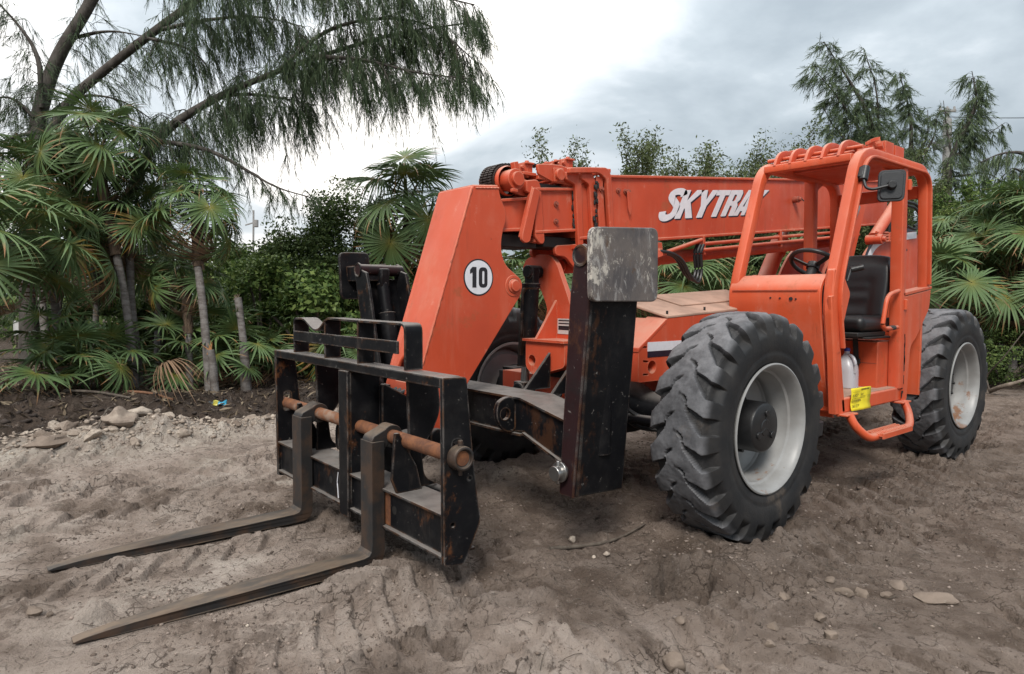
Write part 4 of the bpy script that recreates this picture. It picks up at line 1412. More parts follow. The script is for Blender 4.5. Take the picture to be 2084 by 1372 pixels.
# ---------------- forks
def fork(yc, wd):
    r = thing('fork', None, None, (1.92, yc, 0))
    r.parent = TH
    r.matrix_parent_inverse = Matrix.Translation(-TH.location)
    inv = Matrix.Translation(-Vector((1.92, yc, 0)))
    pr = [(1.952, .640), (1.952, .115), (1.957, .080), (1.972, .062), (2.00, .055), (2.30, .051), (2.60, .047), (2.85, .041), (3.02, .035), (3.12, .029), (3.20, .022), (3.232, .015), (3.232, .008), (3.12, .002), (3.02, .001), (2.85, .001), (2.60, .001), (2.30, .001), (1.97, .001), (1.93, .004), (1.90, .018), (1.886, .045), (1.882, .085), (1.882, .640)]
    n_ = len(pr)
    m = MB()
    v = []
    for sg in (-1, 1):
        for x_, z_ in pr:
            k = 1-.52*sstep(2.55, 3.24, x_)
            v.append((x_, yc+sg*wd/2*float(k), z_))
    F = [(i, (i+1) % n_, n_+(i+1) % n_, n_+i) for i in range(n_)]
    tr = tessellate_polygon([[Vector((a, b, 0)) for a, b in pr]])
    F += [tuple(t_) for t_ in tr]+[tuple(i+n_ for i in reversed(t_)) for t_ in tr]
    m.add(v, F)
    q = part('blade', m, M['fork'], r, .006, 30)
    q.matrix_parent_inverse = inv
    m = MB().lathe([(-wd/2+.015, .037), (-wd/2+.015, .060), (wd/2-.015, .060), (wd/2-.015, .037)], (1.825, yc, .655), (0, 1, 0), 28)
    m.prism('y', yc-wd/2+.012, yc+wd/2-.012, [(1.949, .645), (1.935, .668), (1.86, .70), (1.85, .62), (1.884, .58), (1.949, .58)])
    q = part('eye', m, M['fork'], r, .005)
    q.matrix_parent_inverse = inv
    m = MB().box(1.85, 1.862, yc-wd/2-.035, yc-wd/2-.015, .46, .72)
    return r


fork(-.125, .125)
fork(-1.035, .14)

# ---------------- cab
CAB = thing('cab', None, None, (-1.7, .5, .6))
CAB.parent = TH
CAB.matrix_parent_inverse = Matrix.Translation(-TH.location)
KINV = Matrix.Translation(-Vector((-1.7, .5, .6)))


def kp(n_, mb, mt=None, bv=.004, **k):
    q = part(n_, mb, mt or OC, CAB, bv, **k)
    q.matrix_parent_inverse = KINV
    return q


YL, YR = .865, .16          # centre lines of the left and right hoops
# left hoop: up the raked front post, over the roof edge, down the back
hoopL = soft([(-.98, YL, 1.02), (-.905, YL, 1.40), (-1.255, YL, 2.385), (-2.445, YL, 2.395), (-2.52, YL, 1.46)], .17, 9)
kp('hoop', MB().bar(hoopL, .085, .075, (0, 1, 0), .02), OC, .003)
hoopR = soft([(-.98, YR, 1.02), (-.905, YR, 1.40), (-1.255, YR, 2.385), (-2.445, YR, 2.395), (-2.53, YR, 1.20)], .17, 9)
kp('hoop', MB().bar(hoopR, .085, .075, (0, 1, 0), .02), OC, .003)
kp('hoop_lip', MB().bar(soft([(-1.02, YL+.048, 1.05), (-.94, YL+.048, 1.42), (-1.275, YL+.048, 2.365), (-2.43, YL+.048, 2.37), (-2.495, YL+.048, 1.5)], .15, 8), .018, .03, (0, 1, 0), .004), OC, .002)
kp('rear_post', MB().bar([(-2.03, YL, .70), (-1.97, YL, 2.36)], .085, .09, (0, 1, 0), .015), OC, .003)
kp('rear_post', MB().bar([(-2.10, YR-.02, .8), (-2.05, YR-.02, 2.37)], .08, .09, (0, 1, 0), .015), OC, .003)
kp('front_header', MB().bar([(-1.25, YR+.03, 2.352), (-1.25, YL-.03, 2.352)], .07, .055, (0, 0, 1), .012), OC, .003)
kp('rear_header', MB().bar([(-2.46, YR, 2.24), (-2.46, YL, 2.24)], .05, .10, (0, 0, 1), .01), OC, .003)
kp('corner_gusset', MB().prism('y', YR+.0, YR+.02, [(-2.04, 2.36), (-2.04, 2.26), (-2.20, 2.36)]), OC, .003)
kp('corner_gusset', MB().prism('y', YL-.06, YL-.04, [(-1.93, 2.36), (-1.93, 2.22), (-1.78, 2.36)]), OC, .003)
# roof: bent bars over the windscreen edge, rods through them, plate behind
for k in range(5):
    yy = YR+.115+.118*k
    kp('roof_bar', MB().bar(soft([(-1.235, yy, 2.36), (-1.275, yy, 2.445), (-1.36, yy, 2.478), (-1.75, yy, 2.47)], .06, 5), .055, .022, (0, 1, 0), .004), O, .002)
kp('roof_rod', MB().tube([(-1.33, YR, 2.435), (-1.33, YL, 2.435)], .014, 10), OC, 0)
kp('roof_rod', MB().tube([(-1.50, YR, 2.44), (-1.50, YL, 2.44)], .014, 10), OC, 0)
kp('roof_plate', MB().box(-2.44, -1.66, YR+.03, YL-.03, 2.375, 2.39), O, .003)
kp('roof_crossbar', MB().box(-1.70, -1.64, YR+.03, YL-.03, 2.391, 2.45), O, .006)
# front of the cab
m = MB()
prof = soft([(-1.10, 0, .56), (-.98, 0, .80), (-.90, 0, 1.20), (-.865, 0, 1.37), (-.87, 0, 1.46), (-.95, 0, 1.545), (-1.18, 0, 1.555)], .10, 5)
inn = [(p.x-.03, 0, p.z-.004) for p in prof]
poly = [(p.x, p.z) for p in prof]+[(p[0], p[2]) for p in inn[::-1]]
kp('front_panel', MB().prism('y', YR-.02, YL-.045, poly), OC, .004)
kp('panel_seam', MB().box(-.866, -.858, YR+.01, YL-.06, 1.435, 1.439), M['bolt'], 0)
hl = MB()
for yy, z_, rr in ((.47, 1.385, .006), (.54, 1.382, .006), (.62, 1.378, .013), (.655, 1.377, .006)):
    hl.cyl((-.868, yy, z_), (-.8615, yy, z_), rr, 12)
kp('panel_hole', hl, M['ink'], 0)
dp_ = rounded([(-.905, 1.58), (-1.02, 1.56), (-1.147, 1.417), (-1.045, 1.18), (-1.02, 1.08), (-1.125, .60), (-.98, .60), (-.93, 1.0), (-.875, 1.3)], [.02, .02, .03, .05, .05, 0, 0, .05, .03], 4)
kp('door_frame_plate', MB().prism('y', .845, .895, dp_), OC, .006)
m = MB().bar(soft([(-1.06, .885, .59), (-.965, .885, 1.0), (-.89, .885, 1.40)], .2, 6), .06, .03, (0, 1, 0), .01)
kp('door_frame_edge', m, OC, .003)
kp('inner_wall', MB().prism('y', YR-.03, YR-.005, [(-1.0, .6), (-.92, 1.3), (-.95, 1.5), (-1.2, 1.56), (-2.5, 1.56), (-2.5, .6)]), OC, .003)
kp('rear_wall', MB().box(-2.53, -2.50, YR, YL, .6, 1.45), OC, .003)
rp = rounded([(-2.02, 1.40), (-2.56, 1.462), (-2.545, 1.31), (-2.29, 1.075), (-2.185, 1.02), (-2.15, .60), (-2.05, .585)], [.005, .01, .05, .06, .06, .02, .0], 4)
kp('rear_side_panel', MB().prism('y', .86, .905, rp), OC, .005)
kp('panel_ledge', MB().prism('y', .82, .91, [(-2.01, 1.405), (-2.565, 1.467), (-2.565, 1.49), (-2.01, 1.43)]), OC, .003)
hn = MB().cyl((-2.03, .915, 1.30), (-2.03, .915, 1.38), .014, 12).box(-2.07, -2.03, .905, .921, 1.31, 1.37).cyl((-2.02, .915, 2.20), (-2.02, .915, 2.28), .014, 12).box(-2.06, -2.02, .90, .921, 2.21, 2.27)
kp('door_hinge', hn, OC, .003)
ch_ = MB()
rs = np.random.default_rng(8)
for k in range(60):
    z_ = rs.choice([rs.uniform(.9, 1.13), rs.uniform(.62, .95)])
    ch_.obox((-2.055-.02*(z_-.6)+rs.normal()*.008, .906, z_), (1, 0, 0), (0, 1, 0), (0, 0, 1), rs.uniform(.003, .012), .0012, rs.uniform(.005, .02))
q = kp('bare_patches', ch_, M['dark'], 0)
q['kind'] = 'stuff'
# floor, sill, step
fl = MB().box(-2.14, -1.06, YR, .895, .60, .705)
kp('floor_sill', fl, OC, .012)
kp('floor_mat', MB().box(-2.05, -1.08, YR+.02, .88, .7052, .71), bpy.data.materials['dusty_hood_paint'], .001)
stp = soft([(-1.10, .93, .60), (-1.11, .97, .52), (-1.20, 1.02, .435), (-1.92, 1.02, .435), (-2.02, .97, .52), (-2.03, .93, .60)], .07, 6)
kp('step_loop', MB().tube(stp, .028, 14), OC, 0)
m = MB().box(-1.80, -1.30, .955, .965, .425, .462).box(-1.80, -1.30, 1.07, 1.08, .425, .462).box(-1.80, -1.30, .965, 1.07, .44, .446)
for k in range(16):
    xk = -1.31-.031*k
    m.prism('x', xk-.006, xk+.006, [(.965, .446), (1.07, .446), (1.07, .462), (1.05, .456), (1.03, .464), (1.01, .456), (.99, .464), (.965, .46)])
kp('step_tread', m, OC, .001)
for xa, xb in ((-1.2, -1.03), (-2.12, -1.96)):
    kp('step_flange', MB().box(xa, xb, .87, .95, .588, .602), OC, .004)
# tag tied over the sill edge
TG = MB()
n_ = 10
v, F = [], []
for i in range(n_+1):
    z_ = .765-.155*i/n_
    for j in range(5):
        x_ = -1.175-.31*j/4
        v.append((x_, .9065+.004*math.sin(j*1.7+i*.5)+(.012*max(0, (i-7)/3)), z_-.006*j/4))
for i in range(n_):
    for j in range(4):
        F.append((i*5+j, i*5+j+1, (i+1)*5+j+1, (i+1)*5+j))
TG.add(v, F)
tg = kp('paper_tag', TG, M['yellow'], 0, angle=80)
m_ = tg.modifiers.new('thick', 'SOLIDIFY')
m_.thickness = .0012
m_.offset = -1


def write(txt, size, f, mat, name, parent, inv, shear=0.0, bold=0.0, wx=1.0):
    cu = bpy.data.curves.new('txt', 'FONT')
    cu.body = txt
    cu.size = size
    cu.shear = shear
    cu.offset = bold
    cu.resolution_u = 2
    ob = bpy.data.objects.new('txt', cu)
    COL.objects.link(ob)
    bpy.context.view_layer.update()
    me = bpy.data.meshes.new_from_object(ob)
    bpy.data.objects.remove(ob)
    for vv in me.vertices:
        vv.co = Vector(f(vv.co.x*wx, vv.co.y))
    me.materials.clear()
    o = link(name, me, mat, parent)
    o.matrix_parent_inverse = inv
    return o


def tgf(x0, z0):
    return lambda u, v: (x0-u, .9095+.004*math.sin((x0-u+1.175)/-.31*4*1.7), z0+v)


for txt, size, x0, z0, sh, bo in (('DISCHARGE PORT', .017, -1.335, .741, 0, .0006), ('DOCK RECEIPT #', .021, -1.183, .668, 0, .0006), ('PIECES', .024, -1.375, .676, 0, .0006)):
    write(txt, size, tgf(x0, z0), M['ink'], 'tag_print', tg, Matrix.Identity(4), sh, bo, .88)
for txt, size, x0, z0, sh in (('16 HDTY', .032, -1.19, .702, .25), ('Grand Cayman', .026, -1.325, .706, .35), ('2401 8 294', .034, -1.185, .628, .3), ('1', .034, -1.42, .640, .3)):
    write(txt, size, tgf(x0, z0), M['ink'], 'tag_handwriting', tg, Matrix.Identity(4), sh, 0, .72)
ln2 = MB().box(-1.47, -1.32, .9085, .9092, .699, .7005).box(-1.31, -1.185, .9085, .9092, .735, .736).box(-1.47, -1.185, .9085, .9092, .690, .6915)
q = part('tag_rule', ln2, M['ink'], tg, 0)
# seat
se = MB()
bk_ = []
nb, mbk = 12, 12
for i in range(nb+1):
    u = i/nb
    z_ = 1.22+.50*u
    for j in range(mbk+1):
        a = -1+2*j/mbk
        wv = .27*(1-.32*max(0, u-.55)**2*4.5*.6)*(0.94+.06*u)
        y_ = .55+a*wv*(1-.0*u)
        edge = (abs(a)**4)
        x_ = -1.98-.10*u+.05*(abs(a)**2.2)*(1 if u < .9 else .6)-.03*edge-.05*max(0, u-.86)/.14
        if .10 < u < .62 and abs(a) < .42:
            x_ -= .014*(0.5+0.5*math.cos(u*46))
        if abs(abs(a)-.46) < .09 and u < .66:
            x_ -= .012
        bk_.append((x_, y_, z_-.035*abs(a)**3*max(0, u-.7)/.3))
F = []
k = mbk+1
for i in range(nb):
    for j in range(mbk):
        F.append((i*k+j, i*k+j+1, (i+1)*k+j+1, (i+1)*k+j))
se.add(bk_, F)
q = kp('seat_back', se, M['seat'], 0, angle=80)
q.modifiers.new('s', 'SOLIDIFY').thickness = .09
q.modifiers['s'].offset = 0
sb = q.modifiers.new('sub', 'SUBSURF')
sb.levels = 1
sb.render_levels = 2
m = MB().box(-2.02, -1.53, .31, .82, 1.135, 1.255)
q = kp('seat_cushion', m, M['seat'], .05, seg=5)
m = MB().box(-1.98, -1.50, .33, .80, 1.10, 1.135).box(-2.02, -1.6, .40, .84, 1.085, 1.10).box(-2.1, -1.98, .80, .87, 1.13, 1.24)
kp('seat_base', m, M['dark'], .008)
kp('seat_box', MB().box(-2.10, -1.80, .40, .82, .705, 1.06).box(-2.45, -1.80, .2, .40, .705, 1.06), OC, .006)
kp('seat_box_seam', MB().box(-1.7995, -1.798, .41, .815, .893, .897), M['bolt'], 0)
m = MB().sweep(soft([(-1.79, .655, 1.09), (-1.785, .665, .99), (-1.78, .675, .905), (-1.784, .67, .83)], .03), [(-.02, -.0015), (.02, -.0015), (.02, .0015), (-.02, .0015)], (1, 0, 0)).box(-1.79, -1.772, .648, .70, .885, .925)
kp('seat_belt', m, M['webbing'], .001)
gr_ = soft([(-1.94, .895, 1.443), (-1.70, .93, 1.415), (-1.635, .935, 1.38), (-1.575, .935, 1.19), (-1.62, .935, 1.165), (-1.94, .895, 1.168)], .05, 5)
kp('grab_handle', MB().tube(gr_, .016, 12), OC, 0)
kp('grab_wrap', MB().tube([(-1.74, .917, 1.168), (-1.86, .905, 1.168)], .0185, 12), M['webbing'], .002)
# steering wheel and levers
sw = MB()
cw = Vector((-1.36, .53, 1.64))
nw = Vector((-.55, 0, .83)).normalized()
a1 = Vector((0, 1, 0))
a2 = nw.cross(a1).normalized()
ring = [cw+a1*(.165*math.cos(2*math.pi*i/40))+a2*(.165*math.sin(2*math.pi*i/40)) for i in range(40)]
sw.tube(ring, .016, 12, True, upv=nw)
for a in (90, 210, 330):
    dq = a1*math.cos(R(a))+a2*math.sin(R(a))
    sw.bar([cw+dq*.03-nw*.03, cw+dq*.16], .035, .012, tuple(nw), .004)
sw.cyl(cw-nw*.05, cw-nw*.005, .045, 20)
kp('steering_wheel', sw, M['hub'], .001)
kp('steering_column', MB().cyl(cw-nw*.05, cw-nw*.42, .035, 16), M['dark'], .003)
kp('control_lever', MB().tube([(-1.30, .80, 1.50), (-1.36, .80, 1.60)], .009, 8).cyl((-1.355, .795, 1.585), (-1.41, .86, 1.605), .022, 16), M['hub'], .003)
# mirror
mr_ = MB()
mc = Vector((-1.27, 1.08, 2.13))
mn = Vector((.86, .5, .06)).normalized()
ms_ = Vector((0, 0, 1)).cross(mn).normalized()
mu = mn.cross(ms_)
def mmap(u, v, w_):
    q_ = mc+ms_*u+mu*v+mn*w_
    return tuple(q_)
mr_.prism(mmap, -.02, .004, rounded([(-.082, -.103), (.078, -.103), (.088, .105), (-.076, .105)], .035, 5))
mr_.prism(mmap, .004, .012, rounded([(-.068, -.088), (.064, -.088), (.073, .09), (-.063, .09)], .03, 5))
kp('mirror_shell', mr_, M['mirror'], .004)
kp('mirror_pivot', MB().cyl(mc+mn*.01, mc+mn*.05, .032, 20, .024), M['hub'], .003)
arm = soft([(-1.19, .93, 2.20), (-1.17, .96, 2.12), (-1.18, 1.0, 2.105), tuple(mc+mn*.035)], .05, 5)
kp('mirror_arm', MB().tube(arm, .010, 10), M['hub'], 0)
kp('mirror_clamp', MB().cyl((-1.19, .93, 2.175), (-1.235, .925, 2.27), .03, 18).obox((-1.21, .905, 2.225), (-.4, 0, .9), (0, 1, 0), (.9, 0, .4), .04, .03, .03), M['hub'], .004)
# roof beacon bracket
rb = MB().box(-1.93, -1.78, .72, .83, 2.44, 2.548).box(-2.12, -1.96, .74, .83, 2.44, 2.54).box(-2.14, -1.62, .72, .84, 2.428, 2.46)
rs = np.random.default_rng(5)
for k in range(10):
    rb.obox((-1.68+rs.normal()*.035, .78+rs.normal()*.025, 2.49+abs(rs.normal())*.03), tuple(Vector(rs.normal(size=3)).normalized()), (0, 1, 0), (0, 0, 1), .02, .02, .012)
kp('beacon_mount', rb, O, .004)
kp('cab_roof_box', MB().box(-1.60, -1.50, .22, .30, 2.46, 2.53), O, .006)

# ---------------- rear tower, lift rams, hoses
RT = thing('rear_tower', None, None, (-4.2, YC, 1.2))
RT.parent = TH
RT.matrix_parent_inverse = Matrix.Translation(-TH.location)
RINV = Matrix.Translation(-Vector((-4.2, YC, 1.2)))


def rp_(n_, mb, mt, bv=.004):
    q = part(n_, mb, mt, RT, bv)
    q.matrix_parent_inverse = RINV
    return q


tw = soft([(-3.42, 0, 1.10), (-3.47, 0, 1.62), (-3.74, 0, 1.92), (-4.05, 0, 2.04), (-4.42, 0, 2.10), (-5.1, 0, 2.19), (-5.2, 0, 1.0)], .25, 6)
twp = [(p.x, p.z) for p in tw]
for y0 in (-.12, -.95):
    rp_('tower_plate', MB().prism('y', y0, y0+.03, twp), O, .006)
rp_('tower_deck', MB().box(-5.2, -3.4, -.93, -.12, 1.0, 1.3), O, .006)
rp_('counterweight', MB().box(-5.3, -4.7, -1.0, -.06, .75, 1.30), O, .03)
c1 = soft([(-3.62, 0, 1.40), (-3.72, 0, 1.70), (-3.88, 0, 1.90), (-4.10, 0, 1.985), (-5.0, 0, 2.09)], .2, 6)
def band(a, b, y0, y1):
    P = []
    for sgn, o_ in ((1, a), (-1, b)):
        seq = c1 if sgn > 0 else c1[::-1]
        for p in seq:
            i = c1.index(p)
            t_ = (c1[min(i+1, len(c1)-1)]-c1[max(i-1, 0)]).normalized()
            P.append((p.x-t_.z*o_, p.z+t_.x*o_))
    return MB().prism('y', y0, y1, P)
rp_('white_stripe', band(.0, -.075, -.0895, -.0878), M['white'], 0)
rp_('dark_stripe', band(-.08, -.125, -.0895, -.0878), M['navy'], 0)
rp_('tower_hole', MB().box(-4.75, -4.68, -.0895, -.0885, 1.93, 1.955).box(-4.7, -4.62, -.0895, -.0885, 1.68, 1.71), M['dark'], 0)
for y0 in (-.18, -.86):
    rp_('lift_ram', MB().cyl((-2.75, y0, 1.10), (-3.35, y0, 1.95), .085, 24).cyl((-3.30, y0, 1.88), (-3.40, y0, 2.02), .098, 24), O, .004)
    rp_('lift_ram_rod', MB().cyl((-3.35, y0, 1.95), (-3.62, y0, 2.33), .05, 20), M['steel'], 0)
rp_('boom_cheek', MB().prism('y', -.20, -.16, rounded([(-3.10, 1.50), (-3.42, 1.46), (-3.86, 2.44), (-3.58, 2.50)], .05, 4)), O, .006)
rp_('slave_ram', MB().cyl((-3.79, -.06, 2.02), (-4.32, -.06, 2.42), .058, 20).cyl((-3.79, -.13, 2.0), (-3.79, .03, 2.0), .05, 20).cyl((-3.79, .03, 2.0), (-3.79, .06, 2.0), .025, 14), O, .004)
m = MB()
for k in range(3):
    x_ = -4.10-.09*k
    m.tube(soft([(x_, -.04, 2.06), (x_, -.03, 2.22), (x_-.06, -.05, 2.30), (x_-.15, -.06, 2.27), (x_-.15, -.06, 2.12)], .06), .017, 8)
m.tube(soft([(-4.62, -.1, 2.48), (-4.85, -.02, 2.45), (-4.92, 0, 2.25), (-4.75, -.02, 2.16), (-4.6, -.05, 2.2)], .12), .016, 8).tube(soft([(-4.60, -.1, 2.44), (-4.8, -.02, 2.41), (-4.86, 0, 2.25), (-4.72, -.02, 2.2)], .1), .016, 8)
rp_('tower_hose', m, M['rubber_hose'], 0)
m = MB()
for k in range(4):
    m.tube([(-3.75, -.02, 1.98+.03*k), (-4.15, -.04, 2.0+.03*k)], .012, 8).cyl((-4.1-.06*k, -.04, 2.0), (-4.1-.06*k, -.04, 2.09), .02, 10)
rp_('tower_pipe', m, O, 0)


# ================================================================ plants
M['bark_palm'] = m_bark('palm_bark', (0.21, 0.195, 0.185), (0.115, 0.10, 0.09), 9, (1, 1, 2.5), 0.35)
M['bark_fibre'] = m_bark('palm_fibre', (0.055, 0.04, 0.03), (0.12, 0.085, 0.06), 30, (1, 1, 0.15), 0.8)
M['bark_pine'] = m_bark('casuarina_bark', (0.055, 0.047, 0.042), (0.10, 0.09, 0.08), 9, (1, 1, 0.5), 0.8)
M['twig'] = m_bark('twig_bark', (0.075, 0.06, 0.05), (0.13, 0.11, 0.09), 20, (1, 1, 0.3), 0.3)
M['frond'] = m_leaf('palm_frond', [(0.03, 0.06, 0.03)]*2, 0.48, 0.14, 'leaf', 0.22)
M['needle'] = m_leaf('casuarina_needle', [(0.030, 0.052, 0.028), (0.055, 0.085, 0.042), (0.090, 0.120, 0.060)], 0.6, 0.18)
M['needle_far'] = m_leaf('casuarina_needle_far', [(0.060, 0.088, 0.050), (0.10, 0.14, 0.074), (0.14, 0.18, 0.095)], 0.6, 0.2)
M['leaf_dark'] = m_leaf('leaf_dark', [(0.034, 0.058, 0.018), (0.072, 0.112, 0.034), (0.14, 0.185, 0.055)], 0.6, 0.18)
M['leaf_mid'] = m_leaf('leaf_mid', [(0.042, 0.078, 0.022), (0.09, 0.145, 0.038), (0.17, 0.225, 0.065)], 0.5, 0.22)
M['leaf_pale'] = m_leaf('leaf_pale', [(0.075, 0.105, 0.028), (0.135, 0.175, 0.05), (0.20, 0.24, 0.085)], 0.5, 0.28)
M['leaf_olive'] = m_leaf('leaf_olive', [(0.055, 0.075, 0.028), (0.09, 0.115, 0.045), (0.13, 0.16, 0.065)], 0.5, 0.22)
M['straw'] = m_leaf('dry_straw', [(0.10, 0.075, 0.05), (0.19, 0.145, 0.10), (0.26, 0.21, 0.15)], 0.8, 0.1)


def frond_mesh(seed, bend, kind, lp=0.62, rl=0.56, n=40, arc=165, droop=0.5):
    rs = np.random.default_rng(seed)
    v, f, col = [], [], []
    G0, G1, GC = np.array((0.080, 0.142, 0.040)), np.array((0.140, 0.205, 0.090)), np.array((0.27, 0.23, 0.045))
    DRY, DRY2 = np.array((0.30, 0.155, 0.075)), np.array((0.20, 0.13, 0.09))
    # stalk
    mx = Vector((math.cos(bend), 0, -math.sin(bend)))
    mz = Vector((math.sin(bend), 0, math.cos(bend)))
    my = Vector((0, 1, 0))
    hub = Vector((lp, 0, 0.05*lp))
    k = 5
    path = [Vector((lp*i/k, 0, 0.10*lp*math.sin(math.pi*i/k*0.9)+0.05*lp*(i/k))) for i in range(k+1)]
    mb = MB().tube(path, 0.011, 5, False, [1.5-0.9*i/k for i in range(k+1)])
    v += [Vector(q) for q in mb.v]
    f += mb.f
    pc = np.array((0.10, 0.13, 0.035)) if kind != 'dead' else DRY2*0.7
    col += [pc]*len(mb.v)
    st = [0.012, 0.10, 0.25, 0.42, 0.52, 0.60]
    da = math.radians(arc*2/n)
    hub = path[-1]
    tipdry = rs.uniform(0, 1, n)
    sector = rs.uniform(-2.2, 2.2)
    for i in range(n):
        a = math.radians(-arc+2*arc*(i+0.5)/n)+rs.normal()*0.02
        ln = rl*(1-0.22*(abs(a)/2.75)**2)*rs.uniform(0.92, 1.06)
        dr = droop*rs.uniform(0.6, 1.5)*(1.0 if kind != 'dead' else 1.5)
        tw = rs.normal()*0.15
        if rs.random() < .10:
            ln *= rs.uniform(.45, .8)
        if rs.random() < .14:
            dr += rs.uniform(.4, 1.2)
        ca, sa = math.cos(a), math.sin(a)
        isdry = kind == 'dead' or (kind == 'yellow' and abs(((a-sector+math.pi) % (2*math.pi))-math.pi) < 0.9)
        base = len(v)
        for si, s0 in enumerate(st):
            u = s0/0.60
            r = ln*u
            wd = min(r, ln*0.5)*math.tan(da/2)*1.05
            if u > 0.45:
                wd *= max(0.0, 1-((u-0.45)/0.55)**1.25)
            z = -dr*r*r*(0.5+0.9*u*u)*0.8+0.05*r
            fold = wd*0.55
            for sg in (-1, 0, 1):
                px, py = r*ca-sa*wd*sg, r*sa+ca*wd*sg
                pz = z-(fold if sg == 0 else 0)+tw*wd*sg
                v.append(hub+mx*px+my*py+mz*pz)
                if kind == 'dead':
                    c = DRY2*(0.75+0.6*tipdry[i])+(DRY-DRY2)*0.5*u
                else:
                    c = G0+(G1-G0)*u
                    cen = max(0, 1-u/0.30)**1.6
                    c = c*(1-cen)+GC*cen
                    if isdry:
                        q = min(1, max(0, (u-0.25)/0.4))
                        c = c*(1-q)+(DRY*1.1 if tipdry[i] > .4 else np.array((0.36, 0.22, 0.05)))*q
                    elif tipdry[i] > 0.8 and u > 0.85:
                        c = DRY
                col.append(c)
        for si in range(len(st)-1):
            for q in (0, 1):
                b = base+si*3+q
                f.append((b, b+1, b+4, b+3))
    me = bpy.data.meshes.new('frond')
    me.from_pydata([tuple(q) for q in v], [], f)
    color_attr(me, 'leaf', np.array(col))
    me.polygons.foreach_set('use_smooth', np.ones(len(me.polygons), bool))
    me.materials.append(M['frond'])
    return me


FR = {'green': [frond_mesh(10+i, R(b), 'green', lp=l, droop=dd) for i, (b, l, dd) in enumerate(((20, .60, .4), (45, .66, .5), (70, .55, .45), (60, .7, .25), (85, .62, .6), (35, .5, .65), (55, .62, .2), (75, .7, .5)))],
      'yellow': [frond_mesh(30+i, R(b), 'yellow', lp=.6, droop=.8) for i, b in enumerate((60, 80))],
      'dead': [frond_mesh(40+i, R(b), 'dead', lp=.55, droop=1.6, n=28, arc=120) for i, b in enumerate((60, 30))],
      'young': [frond_mesh(50+i, R(b), 'green', lp=.42, rl=.46, n=24, arc=125, droop=.45) for i, b in enumerate((10, 35, 60))]}


def up_face(me):
    return me


def palm(label, crown, base, n=14, size=1.0, seed=1, path=None, tr=.048, kinds=('green',)*8+('yellow',), dead=1, el=(-12, 80), group=None, young=False, fibre=0.35, fruit=False):
    rs = np.random.default_rng(seed)
    base = Vector(base)
    crown = Vector(crown)
    r = thing('thatch_palm', label, 'palm tree', base, group)
    if not young:
        pts = [Vector(q)-base for q in (path or [base, base.lerp(crown, .5)+Vector((rs.normal()*.04, rs.normal()*.04, 0)), crown])]
        pts = soft(pts, .8, 5)
        pts[0] = pts[0]-Vector((0, 0, .12))
        n_ = len(pts)
        fi = max(2, int(n_*(1-fibre)))
        mb = MB().tube(pts[:fi+1], tr, 10, False, [1.25-.25*min(1, i/3)+rs.normal()*.04 for i in range(fi+1)])
        part('trunk', mb, M['bark_palm'], r, 0, 60).matrix_parent_inverse = Matrix.Identity(4)
        mb = MB().tube(pts[fi:], tr*1.15, 10, False, [1+.35*(i/(n_-fi))+rs.normal()*.1 for i in range(n_-fi)])
        for k in range(26):
            q = pts[fi].lerp(pts[-1], rs.uniform(0.05, 1))
            a = rs.uniform(0, 6.28)
            o_ = Vector((math.cos(a), math.sin(a), 0))
            mb.obox(q+o_*tr*1.2, (o_.x, o_.y, -.6), (-o_.y, o_.x, 0), (0.2, 0, 1), .012, .014, rs.uniform(.04, .10))
        part('fibre_sheath', mb, M['bark_fibre'], r, 0, 60).matrix_parent_inverse = Matrix.Identity(4)
    top = crown-base
    a0 = rs.uniform(0, 6.28)
    for i in range(n):
        kd = kinds[rs.integers(len(kinds))]
        u = i/max(1, n-1)
        if young:
            kd2 = 'young' if kd == 'green' else kd
        else:
            kd2 = kd
        e_ = el[1]+(el[0]-el[1])*u**0.85+rs.normal()*7
        if kd == 'yellow':
            e_ = min(e_, 0)
        ms = FR[kd2]
        o = link('frond', ms[rs.integers(len(ms))], None, r)
        o.location = top-Vector((0, 0, .12*u))
        o.rotation_euler = (rs.normal()*.25, -R(e_), a0+i*2.399+rs.normal()*.2)
        s = size*rs.uniform(.85, 1.12)
        o.scale = (s, s, s)
    for i in range(dead):
        o = link('dead_frond', FR['dead'][rs.integers(2)], None, r)
        o.location = top-Vector((0, 0, .15))
        o.rotation_euler = (rs.normal()*.3, R(rs.uniform(45, 80)), rs.uniform(0, 6.28))
        o.scale = (size*.85,)*3
    if fruit:
        fv = []
        mb = MB()
        for k in range(3):
            a = rs.uniform(0, 6.28)
            c0 = top+Vector((math.cos(a)*.35, math.sin(a)*.35, -.55))
            mb.tube([top-Vector((0, 0, .1)), top+Vector((math.cos(a)*.2, math.sin(a)*.2, -.15)), c0], .012, 5)
            for j in range(120):
                q = c0+Vector(rs.normal(size=3)*np.array((.09, .09, .16)))
                mb.obox(q, (1, 0, 0), (0, 1, 0), (0, 0, 1), .012, .012, .012)
        q = part('fruit_clusters', mb, m_plain('palm_fruit', (0.20, 0.115, 0.03), 0.6), r, 0)
        q.matrix_parent_inverse = Matrix.Identity(4)
        q['kind'] = 'stuff'
    return r


def on_ground(px, d):
    p = at(px, 700, d)
    return Vector((p.x, p.y, gz(p.x, p.y)))


